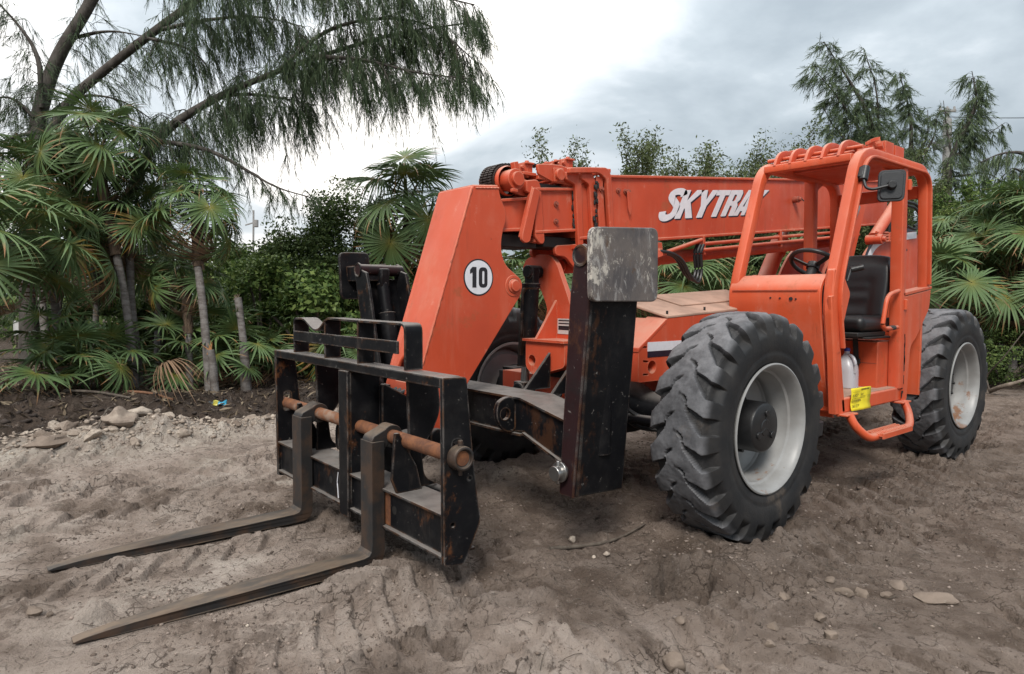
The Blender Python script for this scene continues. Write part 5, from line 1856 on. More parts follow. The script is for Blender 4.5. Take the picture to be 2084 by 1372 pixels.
LEFT = 'thatch palms along the bank'
pal = [
    # label, crown px,py,d, base px,d, path px list, size, n, seed, trunk radius, extra
    ('tallest thatch palm on the bank, its pale trunk curving up beside a straight grey one', (196, 318, 8.5), (271, 8.3), [(262, 640), (228, 475)], 1.05, 18, 3, .062, dict(fibre=.42, dead=1)),
    ('thatch palm with straight grey trunk close behind the curved pale one', (262, 455, 8.8), (284, 8.5), [(268, 620), (264, 520)], .9, 13, 8, .055, dict(dead=2)),
    ('slim thatch palm whose trunk stands against a splintered stump', (402, 440, 8.6), (426, 8.4), [(415, 640), (400, 520)], .95, 16, 13, .058, dict(fibre=.42, dead=1)),
    ('short thatch palm with shaggy dark fibre up its trunk and yellowed fronds', (377, 575, 8.9), (385, 8.6), [(384, 690)], .72, 10, 15, .05, dict(fibre=.5, dead=1, kinds=('green', 'green', 'yellow'))),
    ('thatch palm with a broad browning fan low over the bank', (98, 500, 7.9), (124, 8.2), [(112, 620)], 1.1, 14, 21, .055, dict(kinds=('green', 'green', 'green', 'yellow'))),
    ('thatch palm with big dark fans at the left edge of the grove', (-10, 520, 6.9), (-40, 7.2), [(-30, 640)], 1.15, 13, 23, .06, dict()),
    ('thatch palm in the middle of the left grove, its fans level and round', (168, 420, 9.0), (107, 9.0), [(118, 600)], 1.05, 15, 27, .055, dict(kinds=('green', 'green', 'green', 'yellow'))),
    ('thatch palm behind the left grove with upswept fronds', (55, 380, 9.6), (98, 9.4), [(80, 560)], 1.1, 15, 31, .055, dict()),
    ('dim thatch palm behind the straight grey trunk', (325, 540, 10.2), (318, 10), [(320, 650)], .9, 12, 36, .05, dict(dead=2)),
    ('thatch palm deep in shade at the back of the left grove', (200, 520, 10.3), (190, 10.2), [(195, 650)], 1.0, 13, 37, .05, dict(dead=2)),
    ('thatch palm rising above the dark shrubs, hung with orange fruit', (830, 425, 11.3), (822, 11.4), [(826, 600)], 1.2, 19, 41, .06, dict(fruit=True, dead=2, el=(-40, 85))),
    ('thatch palm seen under the boom just past its gooseneck', (1075, 580, 11.6), (1060, 11.8), [(1068, 650)], 1.0, 13, 44, .055, dict(dead=3)),
    ('thatch palm seen under the boom through the hose loop', (1400, 590, 11.2), (1410, 11.4), [(1405, 660)], 1.0, 13, 47, .055, dict()),
    ('thatch palm behind the upright outrigger pad', (1330, 580, 12.0), (1335, 12.0), [(1332, 650)], 1.0, 12, 48, .055, dict()),
    ('thatch palm peeping between the steering wheel posts', (1600, 590, 12.0), (1600, 12.0), [(1600, 650)], 1.0, 12, 49, .055, dict()),
]
for lab, cr, bs, mid, size, n, seed, tr, kw in pal:
    b = on_ground(*bs)
    c = at(*cr)
    path = [b]+[at(q[0], q[1], bs[1]+(cr[2]-bs[1])*(i+1)/(len(mid)+1)) for i, q in enumerate(mid)]+[c]
    palm(lab, c, b, n, size*(.86 if bs[0] < 500 else 1), seed, path, tr*.8, group=LEFT if bs[0] < 500 else None, **kw)
RG = 'thatch palms right of the cab'
for lab, cr, size, n, seed, kw in (
        ('thatch palm right behind the cab with fans low over the rear tyre', (1905, 590, 10.8), 1.0, 13, 61, {}),
        ('tallest thatch palm right of the cab, at the foot of the utility pole', (1925, 520, 12.6), 1.05, 14, 62, {}),
        ('thatch palm right of the cab holding one round fan level above the rest', (1995, 500, 11.9), 1.1, 15, 63, {}),
        ('thatch palm at the right edge with stiff pale fronds', (2085, 480, 11.0), 1.15, 14, 64, {}),
        ('thatch palm at the right edge with a yellowing drooping fan', (2062, 590, 10.9), 1.0, 13, 65, dict(kinds=('green', 'green', 'yellow'), dead=3)),
        ('thatch palm over the dry thatch behind the rear wheel', (1965, 600, 11.6), .95, 13, 66, dict(dead=5)),
        ('thatch palm behind the others at the right, its fan tops in the light', (2040, 500, 13.0), 1.1, 14, 67, {}),
        ('thatch palm glimpsed between the cab roof posts', (1880, 560, 12.4), 1.0, 12, 68, {})):
    b = on_ground(cr[0], cr[2]+.1)
    palm(lab, at(*cr), b, n, size, seed, None, .06, group=RG, fibre=.7, **kw)
for lab, px, d, hgt, size, n, seed in (
        ('young thatch palm with yellow-hearted fan overhanging the bank at the left', 105, 7.25, .30, .85, 8, 71), ('young thatch palm with a bleached fan beside the bank edge', 160, 7.5, .32, .8, 8, 72),
        ('young thatch palm on thin stalks in front of the grey trunks', 118, 7.7, .62, .8, 9, 73), ('young thatch palm with browning tips left of the curved pale trunk', 212, 7.9, .35, .8, 9, 74),
        ('young blue-green thatch palm in front of the leaning dead stump', 480, 8.9, .42, .85, 10, 75), ('young thatch palm right of the leaning dead stump', 535, 9.3, .4, .8, 9, 76),
        ('young thatch palm in the shade between the grove and the short fibrous palm', 340, 8.8, .45, .9, 10, 77), ('young thatch palm beneath the large-leaved shrub', 590, 9.9, .5, .95, 10, 78),
        ('young thatch palm low behind the fork carriage', 720, 10.0, .5, 1.0, 11, 79), ('young thatch palm in deep shade left of the splintered stump', 440, 9.4, .6, 1.0, 10, 80)):
    b = on_ground(px, d)
    palm(lab, b+Vector((0, 0, hgt)), b, n, size, seed, None, .05, group='young thatch palms under the trees', young=True, dead=1, el=(-15, 70))


# ---------------- loose-leaved plants
def leaf_cloud(cen, nrm, size, rs, jitter=0.9, aspect=0.5):
    """a small folded diamond leaf at every centre"""
    n = len(cen)
    nr = nrm+rs.normal(size=(n, 3))*jitter
    nr /= np.linalg.norm(nr, axis=1)[:, None]+1e-9
    t = rs.normal(size=(n, 3))
    t -= nr*(t*nr).sum(1)[:, None]
    t /= np.linalg.norm(t, axis=1)[:, None]+1e-9
    b = np.cross(nr, t)
    s = (size*rs.uniform(.6, 1.3, n))[:, None]
    v = np.stack([cen-t*s*.5, cen+b*s*aspect*.5+nr*s*.08, cen+t*s*.5, cen-b*s*aspect*.5+nr*s*.08], 1).reshape(-1, 3)
    f = np.arange(n*4).reshape(n, 4)
    return v, f


def shrub_points(rs, n, w_, dp, h, clump=26, spread=.2, low=0.0):
    k = clump
    u = rs.normal(size=(k, 3))
    u /= np.linalg.norm(u, axis=1)[:, None]
    rad = rs.uniform(.35, 1.0, k)**.6
    c = u*rad[:, None]*np.array((w_/2, dp/2, h/2))+np.array((0, 0, h/2+low))
    kt = max(4, k//5)
    c[:kt] = np.stack([rs.normal(size=kt)*w_*.13, rs.normal(size=kt)*dp*.13, h*rs.uniform(.74, .97, kt)], -1)
    c[:, 2] = np.maximum(c[:, 2], .1+low)
    wt = rs.uniform(.4, 1.6, k)
    pick = rs.choice(k, n, p=wt/wt.sum())
    sp_ = spread*rs.uniform(.6, 1.4, k)
    p = c[pick]+np.clip(rs.normal(size=(n, 3)), -1.35, 1.35)*sp_[pick][:, None]*np.array((w_, dp, h*.8))*.5
    p[:, 2] = np.maximum(p[:, 2], .03)
    nr = (p-c[pick])*2.0+u[pick]*.5
    nr /= np.linalg.norm(nr, axis=1)[:, None]+1e-6
    nr[:, 2] += .5
    return p, nr, c


def shrub(name, label, px, top, d, wpx, size, n, mat, seed, clump=26, spread=.2, cat='shrub', group=None, stems=7, bark='twig'):
    rs = np.random.default_rng(seed)
    b = on_ground(px, d)
    h = (at(px, top, d).z-b.z)*1.06
    n = int(n*2.3)
    w_ = wpx/FPX*d*1.1
    r = thing(name, label, cat, b, group)
    p, nr, c = shrub_points(rs, n, w_, w_*.8, h*.96, clump, spread)
    v, f = leaf_cloud(p, nr, size, rs)
    me = npmesh('foliage', v, f)
    o = link('foliage', me, M[mat], r)
    o['kind'] = 'stuff'
    mb = MB()
    for i in range(stems):
        q = c[rs.integers(len(c))]
        mid = Vector((q[0]*.35+rs.normal()*.06, q[1]*.35, q[2]*.5))
        mb.tube(soft([(rs.normal()*.06, rs.normal()*.06, -.1), mid, tuple(q)], .4, 3), .02, 5, False, [1-.7*k/6 for k in range(7)][:5] if False else None)
    part('stems', mb, M[bark], r, 0, 70).matrix_parent_inverse = Matrix.Identity(4)
    return r


SH = 'shrubs closing off the back of the clearing'
for a in (
    ('tall dark shrub with a pointed crown against the white sky', 690, 395, 12.4, 190, .065, 6500, 'leaf_dark', 101, 34, .17),
    ('dark shrub filling the gap left of the pointed one', 598, 455, 12.0, 200, .065, 5200, 'leaf_dark', 102, 30, .18),
    ('dark shrub under the fruiting thatch palm', 770, 470, 12.6, 170, .065, 4500, 'leaf_dark', 103, 26, .18),
    ('round-leaved green shrub behind the leaning dead stump', 545, 540, 10.8, 190, .085, 3600, 'leaf_mid', 104, 26, .18),
    ('large-leaved light green shrub left of the load backrest', 632, 560, 10.0, 200, .10, 3200, 'leaf_mid', 105, 28, .16),
    ('broad green shrub behind the slim palm and the splintered stump', 450, 500, 13.2, 260, .08, 4200, 'leaf_mid', 131, 30, .18),
    ('dark green shrub in the gap right of the leaning dead stump', 555, 490, 13.2, 220, .075, 4200, 'leaf_dark', 132, 30, .18),
    ('bright green shrub seen between the slim palm and the dead stump', 480, 545, 12.0, 170, .08, 3200, 'leaf_mid', 106, 24, .18),
    ('dark shrub behind the folded right outrigger', 850, 540, 12.0, 190, .07, 4200, 'leaf_dark', 107, 26, .18),
    ('dark shrub hidden mostly by the boom head', 950, 555, 12.0, 190, .07, 3800, 'leaf_dark', 108, 26, .18),
    ('green shrub in the gap between the boom head and the levelling ram', 1060, 565, 13.0, 180, .07, 3800, 'leaf_mid', 109, 24, .18),
    ('leafy shrub below the boom left of the hose loop', 1350, 555, 12.8, 190, .07, 3800, 'leaf_dark', 110, 24, .18),
    ('twiggy dark shrub below the boom in front of the cab', 1455, 545, 12.6, 190, .06, 4200, 'leaf_dark', 111, 26, .2),
    ('dark shrub seen through the cab windscreen', 1575, 545, 13.2, 200, .07, 3800, 'leaf_dark', 112, 24, .18),
    ('shrub behind the driver seat', 1720, 540, 13.4, 200, .07, 3000, 'leaf_dark', 113, 24, .18),
    ('shrub between the cab and the grey outrigger pad', 1210, 560, 13.0, 190, .07, 3200, 'leaf_dark', 118, 24, .18),
    ('pale feathery shrub behind the palms right of the cab', 1965, 445, 14.2, 190, .055, 6000, 'leaf_pale', 114, 32, .18),
    ('pale feathery shrub at the far right edge', 2075, 425, 14.8, 190, .055, 6000, 'leaf_pale', 115, 32, .18),
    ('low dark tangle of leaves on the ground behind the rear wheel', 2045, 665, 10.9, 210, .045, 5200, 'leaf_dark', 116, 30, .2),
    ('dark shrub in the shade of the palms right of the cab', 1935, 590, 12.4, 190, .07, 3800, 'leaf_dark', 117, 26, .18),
    ('fine-leaved olive shrub just above the lettering on the boom', 1450, 338, 15.5, 150, .06, 2600, 'leaf_olive', 141, 26, .22),
    ('fine-leaved olive shrub level with the roof bars of the cab', 1560, 322, 16.5, 190, .06, 3200, 'leaf_olive', 142, 28, .22),
    ('fine-leaved olive shrub rising behind the beacon mount', 1680, 300, 17.5, 200, .065, 3600, 'leaf_olive', 143, 30, .22),
    ('fine-leaved olive shrub at the foot of the plumed casuarinas', 1810, 318, 18.0, 200, .065, 3600, 'leaf_olive', 144, 30, .22),
    ('sparse olive shrub above the boom collars', 1340, 345, 15.0, 120, .06, 1500, 'leaf_olive', 145, 20, .24),
    ('mid-green shrub filling in below the utility pole', 1930, 420, 16.0, 220, .075, 3800, 'leaf_mid', 146, 28, .2),
    ('mid-green shrub below the low wires at the right', 2040, 440, 16.5, 220, .075, 3800, 'leaf_mid', 147, 28, .2),
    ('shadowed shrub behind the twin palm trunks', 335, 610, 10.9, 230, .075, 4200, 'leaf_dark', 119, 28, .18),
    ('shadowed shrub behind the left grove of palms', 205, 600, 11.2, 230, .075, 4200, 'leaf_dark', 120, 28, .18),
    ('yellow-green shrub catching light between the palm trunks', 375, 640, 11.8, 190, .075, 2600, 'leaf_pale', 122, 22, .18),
):
    lab, px, top, d, wpx, size, n, mat, seed, cl, spd = a
    shrub('shrub', lab, px, top, d, wpx, size, n, mat, seed, cl, spd, group=SH)

# sparse saplings whose tops stand above the boom
SG = 'saplings above the boom'


def sapling(label, px, top, d, seed, mat='leaf_olive', spread=.5, nb=5, group=SG, leaves=120, size=.075, thick=.022):
    rs = np.random.default_rng(seed)
    b = on_ground(px, d)
    h = at(px, top, d).z-b.z
    r = thing('sapling', label, 'sapling', b, group)
    mb = MB()
    pts, nrm = [], []

    def grow(p0, dr, ln, rad, lvl):
        n = 6
        P = [p0]
        q = dr.copy()
        for i in range(n):
            q = (q+Vector(rs.normal(size=3))*.12+Vector((0, 0, .05))).normalized()
            P.append(P[-1]+q*(ln/n))
        mb.tube(P, rad, 4, False, [1-.75*i/n for i in range(n+1)])
        if lvl > 0:
            for i in range(2, n+1):
                for _ in range(2 if lvl > 1 else 2):
                    s_ = Vector(rs.normal(size=3))
                    s_.z = abs(s_.z)*.6
                    d2 = (q*.9+s_*.55).normalized()
                    grow(P[i], d2, ln*rs.uniform(.22, .42), rad*.5, lvl-1)
        if lvl <= 1:
            for _ in range(leaves//(3 if lvl == 0 else 2)):
                u = rs.uniform(.25, 1)*n
                i = int(min(u, n-1))
                c = P[i].lerp(P[i+1], u-i)
                pts.append(np.array(c)+rs.normal(size=3)*.075)
                nrm.append(rs.normal(size=3))
    for k in range(nb+2):
        a = rs.uniform(0, 6.28)
        tl = rs.uniform(.5, 2.4)*spread*rs.uniform(.25, 1.0)
        dr = Vector((math.cos(a)*tl*.55, math.sin(a)*tl*.55, 1)).normalized()
        st_ = Vector((rs.normal()*.1, rs.normal()*.1, -.1))
        grow(st_, dr, h*(.74 if k == 0 else rs.uniform(.45, .74)), thick, 2)
    part('stems', mb, M['twig'], r, 0, 70).matrix_parent_inverse = Matrix.Identity(4)
    v, f = leaf_cloud(np.array(pts), np.array(nrm), size, rs, .6, .38)
    o = link('foliage', npmesh('foliage', v, f), M[mat], r)
    o['kind'] = 'stuff'
    return r


for lab, px, top, d, seed, nb, sp0 in (
        ('thin two-armed sapling above the boom sheave', 1205, 292, 14.0, 201, 2, .5), ('slender upright sapling rising highest above the boom lettering', 1268, 268, 14.0, 202, 2, .35),
        ('sapling leaning right above the start of the lettering', 1335, 300, 14.5, 203, 3, .5), ('bushy olive sapling just left of the cab roof', 1425, 325, 14.5, 204, 4, .6),
        ('sapling with a long arm over the cab roof corner', 1500, 318, 15.0, 205, 3, .7), ('feathery sapling above the roof bars', 1590, 285, 15.5, 206, 4, .6),
        ('feathery sapling left of the beacon mount', 1670, 300, 15.5, 207, 4, .6),
        ('low bushy sapling in the gap left of the cab front post', 1460, 335, 15, 208, 5, .7), ('pale low sapling behind the roof bars', 1545, 322, 16, 209, 5, .7),
        ('leafy sapling between the roof bars and the beacon mount', 1625, 312, 16, 210, 5, .7), ('leafy sapling just behind the beacon mount', 1720, 305, 16.5, 213, 6, .8), ('leafy sapling behind the cab roof corner', 1850, 345, 17, 214, 6, .8)):
    sapling(lab, px, top, d, seed, nb=nb, spread=sp0)
sapling('leafy dark-stemmed tree right of the cab in front of the utility pole', 1965, 345, 14.5, 211, 'leaf_mid', .9, 6, None, 150, .10, .03)
sapling('slim sapling with bare top left of the pointed dark shrub', 557, 435, 13, 212, 'leaf_dark', .3, 2, None, 60, .07)


# ---------------- casuarinas
def casuarina(label, base, limbs, mat, seed, group=None, wid=.0062, cat='casuarina tree', dmul=1.7, nmul=2.1, nlm=.68, bare=.12):
    """limbs: (points, r0, r1, twigs per metre, twig length, needle length, needles per twig, droop)"""
    rs = np.random.default_rng(seed)
    base = Vector(base)
    r = thing('casuarina_tree', label, cat, base, group)
    O_, D_, Ln = [], [], []
    sub = MB()
    first = True
    for pts, r0, r1, den, tl, nl, nn, dr in limbs:
        nl = nl*nlm
        P = soft([Vector(q)-base for q in pts], 1.5, 6)
        n = len(P)
        mb = MB().tube(P, 1.0, 10 if r0 > .03 else 6, False, [r0+(r1-r0)*i/(n-1) for i in range(n)])
        q = part('trunk' if first else 'limb', mb, M['bark_pine'], r, 0, 60)
        q.matrix_parent_inverse = Matrix.Identity(4)
        first = False
        A = np.array([tuple(p) for p in P])
        seg = np.linalg.norm(A[1:]-A[:-1], axis=1)
        cs = np.concatenate([[0], np.cumsum(seg)])
        tot = cs[-1]
        m = int(tot*den*dmul)
        for _ in range(m):
            s = rs.uniform(bare if r0 > .05 else .03, 1)*tot
            i = min(np.searchsorted(cs, s)-1, n-2)
            u = (s-cs[i])/seg[i]
            o = A[i]*(1-u)+A[i+1]*u
            tg_ = (A[i+1]-A[i])/seg[i]
            sd = rs.normal(size=3)
            sd[2] = sd[2]*.5
            dirn = tg_*rs.uniform(.2, .9)+sd/np.linalg.norm(sd)*rs.uniform(.4, 1.0)
            dirn /= np.linalg.norm(dirn)
            ln = tl*rs.uniform(.45, 1.25)*(0.55+.45*(1-s/tot))
            tt = np.linspace(0, 1, 6)[:, None]
            C = o+dirn*ln*tt*(1-.25*tt)+np.array((0, 0, -1))*(dr*ln*tt**2*.75)
            sub.tube([tuple(c) for c in C[::1]], .007 if ln > .5 else .005, 3, False, [1, .9, .8, .65, .5, .35])
            ns = max(2, int(nn*nmul/9*rs.uniform(.6, 1.3)))
            for w0 in rs.uniform(.18, 1, ns)**.8*5:
                i5 = min(int(w0), 4)
                q0 = C[i5]+(C[i5+1]-C[i5])*(w0-i5)
                sl = ln*rs.uniform(.28, .8)*(.6+.4*dr)
                d0 = dirn*(.75-.35*dr)+np.array((0, 0, -1))*dr*.75+rs.normal(size=3)*.22
                d0 /= np.linalg.norm(d0)
                k = max(6, int(sl*46))
                a_ = rs.uniform(0.02, 1, k)[:, None]
                q = q0+d0*sl*a_+np.array((0, 0, -.35))*dr*sl*a_**2
                dd = d0*.9+np.array((0, 0, -.6))*dr+rs.normal(size=(k, 3))*.30
                dd /= np.linalg.norm(dd, axis=1)[:, None]
                O_.append(q)
                D_.append(dd)
                Ln.append(nl*rs.uniform(.45, 1.2, k)*(.75+.25*(1-a_[:, 0])))
                O_.append(q0[None])
                D_.append(d0[None])
                Ln.append(np.array([sl]))
    q = part('twigs', sub, M['bark_pine'], r, 0, 70)
    q.matrix_parent_inverse = Matrix.Identity(4)
    q['kind'] = 'stuff'
    O_, D_, Ln = np.concatenate(O_), np.concatenate(D_), np.concatenate(Ln)
    k = len(O_)
    sd = rs.normal(size=(k, 3))
    sd -= D_*(sd*D_).sum(1)[:, None]
    sd /= np.linalg.norm(sd, axis=1)[:, None]
    wv = wid*rs.uniform(.6, 1.3, k)[:, None]
    end = O_+D_*Ln[:, None]
    v = np.stack([O_-sd*wv*.5, O_+sd*wv*.5, end-sd*wv*.2, end+sd*wv*.2], 1).reshape(-1, 3)
    b = np.arange(k)[:, None]*4
    f = b+np.array([[0, 1, 3, 2]])
    o = link('needles', npmesh('needles', v, f), M[mat], r)
    o['kind'] = 'stuff'
    return r


def pl(d, *q):
    """points seen at distance d, or at a third number of their own"""
    return [at(p[0], p[1], p[2] if len(p) > 2 else d) for p in q]


big = [
    (pl(10.4, (58, 790), (60, 420), (78, 230), (115, 115), (190, 0), (245, -130)), .13, .075, 5, .8, .22, 26, .8),
    (pl(10.0, (62, 470), (110, 228), (250, 112), (400, 0), (520, -90)), .075, .05, 8, .8, .22, 30, .8),
    (pl(9.6, (190, 560), (318, 275), (430, 202), (600, 130), (800, 68), (965, 45)), .075, .010, 17, .85, .26, 44, 1.0),
    (pl(9.4, (560, 150), (660, 60), (760, 35), (880, 45), (972, 130)), .03, .008, 20, .7, .26, 46, 1.1),
    (pl(9.2, (640, 115), (740, 120), (850, 150), (955, 160)), .03, .008, 20, .65, .26, 46, 1.1),
    (pl(9.8, (430, 200), (500, 190), (580, 200), (640, 215)), .03, .008, 20, .7, .26, 46, 1.1),
    (pl(9.3, (312, 285), (425, 303), (500, 345), (560, 382), (632, 402)), .034, .008, 14, .45, .18, 34, .8),
    (pl(9.2, (300, -70), (560, -50), (800, -30), (965, 10)), .05, .01, 20, .75, .26, 44, 1.1),
    (pl(9.9, (330, 60), (420, 40), (520, 30), (620, 55)), .03, .008, 20, .7, .25, 42, 1.0),
    (pl(9.7, (300, 78), (380, 95), (420, 130)), .025, .006, 16, .6, .24, 36, 1.0),
    (pl(10.3, (85, 220), (80, 110), (30, 40), (-30, -20)), .04, .01, 12, .7, .22, 32, .9),
    (pl(10.3, (70, 240), (20, 190), (-50, 215)), .03, .008, 15, .6, .22, 36, 1.0),
    (pl(10.5, (140, 80), (220, 60), (300, 75)), .03, .008, 12, .6, .22, 30, 1.0),
    (pl(10.6, (70, 260), (150, 190), (250, 200), (330, 260)), .03, .008, 12, .6, .22, 34, 1.0),
    (pl(10.2, (68, 270), (20, 280), (-40, 320)), .03, .008, 15, .6, .22, 36, 1.0),
]
casuarina('large casuarina with weeping needle curtains leaning over the left palms', on_ground(58, 10.4), big, 'needle', 301)
CG = 'casuarinas far right behind the cab'
U = .45
for lab, base, limbs, seed in (
    ('casuarina with three raked plumes behind the cab roof', (1795, 20), [
        (pl(20, (1795, 640), (1797, 340), (1765, 225), (1720, 150), (1676, 85)), .12, .012, 9, .9, .28, 40, .7),
        (pl(20, (1790, 360), (1745, 255), (1700, 190), (1654, 138)), .05, .010, 13, .9, .28, 44, .7),
        (pl(20, (1795, 350), (1788, 260), (1785, 180), (1757, 98)), .05, .010, 11, .8, .26, 40, .7),
        (pl(20, (1780, 350), (1725, 290), (1690, 250), (1674, 212)), .04, .010, 11, .7, .26, 40, .7),
        (pl(20, (1790, 350), (1765, 290), (1735, 235)), .04, .010, 14, .9, .28, 44, .7)], 311),
    ('casuarina with one narrow plume right of the three-plumed one', (1850, 21), [
        (pl(21, (1850, 640), (1852, 350), (1856, 240), (1830, 148)), .11, .012, 11, .7, .27, 40, .8),
        (pl(21, (1850, 340), (1830, 300), (1812, 240)), .04, .010, 11, .7, .26, 40, .8),
        (pl(21, (1852, 340), (1890, 280), (1888, 224)), .04, .010, 11, .55, .26, 36, .8),
        (pl(21, (1856, 340), (1902, 285), (1908, 228)), .04, .010, 10, .5, .24, 34, .8)], 312),
    ('casuarina with spreading arms right of the utility pole', (1930, 19), [
        (pl(19, (1925, 640), (1930, 330), (1968, 255), (1990, 205), (1978, 145)), .10, .010, 10, .8, .26, 40, .8),
        (pl(19, (1932, 325), (1985, 290), (2045, 250)), .04, .008, 11, .6, .26, 38, 1.0),
        (pl(19, (1968, 260), (2000, 190), (2010, 165)), .03, .008, 12, .6, .24, 38, .8),
        (pl(19, (1935, 310), (1925, 250), (1920, 205)), .03, .008, 9, .4, .22, 26, .6),
        (pl(19, (1940, 360), (2010, 350), (2048, 375)), .03, .008, 11, .6, .24, 36, 1.0)], 313),
    ('casuarina drooping in from the right edge of the view', (2120, 17), [
        (pl(17, (2130, 660), (2125, 380), (2090, 310), (2040, 310), (1995, 330)), .09, .010, 9, .6, .24, 36, 1.0),
        (pl(17, (2110, 360), (2080, 350), (2060, 340), (2030, 370)), .04, .008, 11, .6, .24, 36, 1.0),
        (pl(17, (2128, 400), (2090, 400), (2060, 410)), .04, .008, 11, .5, .24, 36, 1.0)], 314)):
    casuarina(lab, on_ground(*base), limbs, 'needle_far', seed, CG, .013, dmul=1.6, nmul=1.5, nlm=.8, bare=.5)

# ---------------- the far-off scrub that reads as one mass
rs = np.random.default_rng(77)
nW = 52000
px_ = rs.uniform(-420, 2500, nW)
dd_ = rs.uniform(14.5, 23, nW)
Pw = np.zeros((nW, 3))
f_, r_, u_ = np.array(fw), np.array(rt), np.array(up)
Pw = np.array(CAM)+(f_+r_*((px_-1042)/FPX)[:, None])*dd_[:, None]
topz = 2.35+.75*fbm(px_*.006+3, dd_*.15, 4, 61)+.35*fbm(px_*.03, dd_*.4, 3, 62)
Pw[:, 2] = .2+(topz-.2)*rs.uniform(0, 1, nW)**.75
v, f = leaf_cloud(Pw, np.tile((0, 0, .5), (nW, 1))-f_*.4, .16, rs, .9, .6)
o = link('woods', npmesh('woods', v, f), M['leaf_dark'])
tag(o, 'dark scrub thicket far behind the clearing', 'woods', None, 'stuff')

# dry fronds and leaf litter on the ground under the trees
rs = np.random.default_rng(78)
nl = 9000
xs = rs.uniform(-11, 6, nl*3)
ys = rs.uniform(-9.5, 3.5, nl*3)
dd_ = edge_dist(xs, ys)
keep = (dd_ > .25+rs.normal(size=len(dd_))*.35) & (dd_ < 5)
xs, ys = xs[keep][:nl], ys[keep][:nl]
cen = np.stack([xs, ys, height(xs, ys)+.015], -1)
v, f = leaf_cloud(cen, np.tile((0, 0, 1.0), (len(xs), 1)), .13, rs, .5, .18)
o = link('leaf_litter', npmesh('leaf_litter', v, f), M['straw'])
tag(o, 'dry brown leaf litter under the palms', 'leaf litter', None, 'stuff')


# ================================================================ loose things
# water jug on the cab floor
jug = thing('water_jug', 'translucent plastic water jug with blue cap on the cab floor', 'jug', (-1.66, .655, .71))
t = MT('jug_plastic')
t.b.inputs['Transmission Weight'].default_value = 0.35
jm = t.done((0.62, 0.62, 0.66), 0.3)


def jp(n_, mb, mt, bv=.0):
    q = part(n_, mb, mt, jug, bv, 45)
    return q


m = MB()
J = Vector((-1.66, .655, .71))
prof = [(0, .070), (.004, .076), (.13, .076), (.16, .074), (.20, .060), (.235, .036), (.255, .022), (.262, .019), (.285, .019)]
v, F = [], []
nj = 32
for h_, r_j in prof:
    for i in range(nj):
        a = 2*math.pi*i/nj
        c_, s_ = math.cos(a), math.sin(a)
        k = .12+.88*min(1, max(0, (h_-.12)/.12))
        sq = (abs(c_)**4+abs(s_)**4)**-.25
        q = r_j*(sq*(1-k)+k)
        v.append((J.x+q*c_, J.y+q*s_, J.z+h_))
for k in range(len(prof)-1):
    for i in range(nj):
        j = (i+1) % nj
        F.append((k*nj+i, k*nj+j, (k+1)*nj+j, (k+1)*nj+i))
F.append(tuple(range(nj-1, -1, -1)))
F.append(tuple((len(prof)-1)*nj+i for i in range(nj)))
m.add(v, F)
jp('body', m, jm)
jp('handle', MB().tube(soft([(J.x+.012, J.y+.020, J.z+.25), (J.x+.03, J.y+.062, J.z+.235), (J.x+.04, J.y+.084, J.z+.19), (J.x+.03, J.y+.074, J.z+.12)], .03), .012, 10), jm)
jp('cap', MB().lathe([(0, 0), (0, .021), (.022, .021), (.024, .019), (.024, 0)], J+Vector((0, 0, .276)), (0, 0, 1), 24), M['blue'], .001)

# dead stumps
ST = thing('dead_stump', 'leaning dead palm stump with a broken top, standing alone in front of the shrubs', 'stump', on_ground(500, 8.7))
b = ST.location.copy()
P = soft([b-Vector((0, 0, .1)), at(498, 720, 8.7), at(490, 650, 8.7), at(484, 606, 8.7)], .5, 5)
rs = np.random.default_rng(9)
part('trunk', MB().tube(P, .052, 12, False, [1.35-.5*min(1, i/6)+rs.normal()*.03 for i in range(len(P))]), M['bark_palm'], ST, 0, 60)
m = MB()
for k in range(5):
    m.cyl(P[-1]+Vector((rs.normal()*.02, rs.normal()*.02, -.03)), P[-1]+rt*(-.05+.02*k)+Vector((0, 0, .03+.02*rs.random())), .012, 6, .002)
part('broken_top', m, M['straw'], ST, 0)
ST = thing('dead_stump', 'short splintered stump with raw orange wood, leaning against the slim palm trunk', 'stump', on_ground(436, 8.3))
b = ST.location.copy()
P = [b-Vector((0, 0, .1)), at(434, 750, 8.3), at(429, 712, 8.3)]
part('trunk', MB().tube(P, .05, 12, False, [1.2, 1.0, .8]), M['bark_palm'], ST, 0, 60)
m = MB()
raw = m_plain('raw_split_wood', (0.42, 0.20, 0.075), .8, 0, .4, 30)
for k in range(8):
    m.cyl(P[-1]+rt*rs.normal()*.02-Vector((0, 0, .06)), P[-1]+rt*(rs.normal()*.03)+Vector((0, 0, .02+.10*rs.random())), .014, 5, .002)
m.cyl(P[-1]-Vector((0, 0, .02)), P[-1]-rt*.12+Vector((0, 0, .07)), .008, 5, .002)
part('splinters', m, raw, ST, 0)

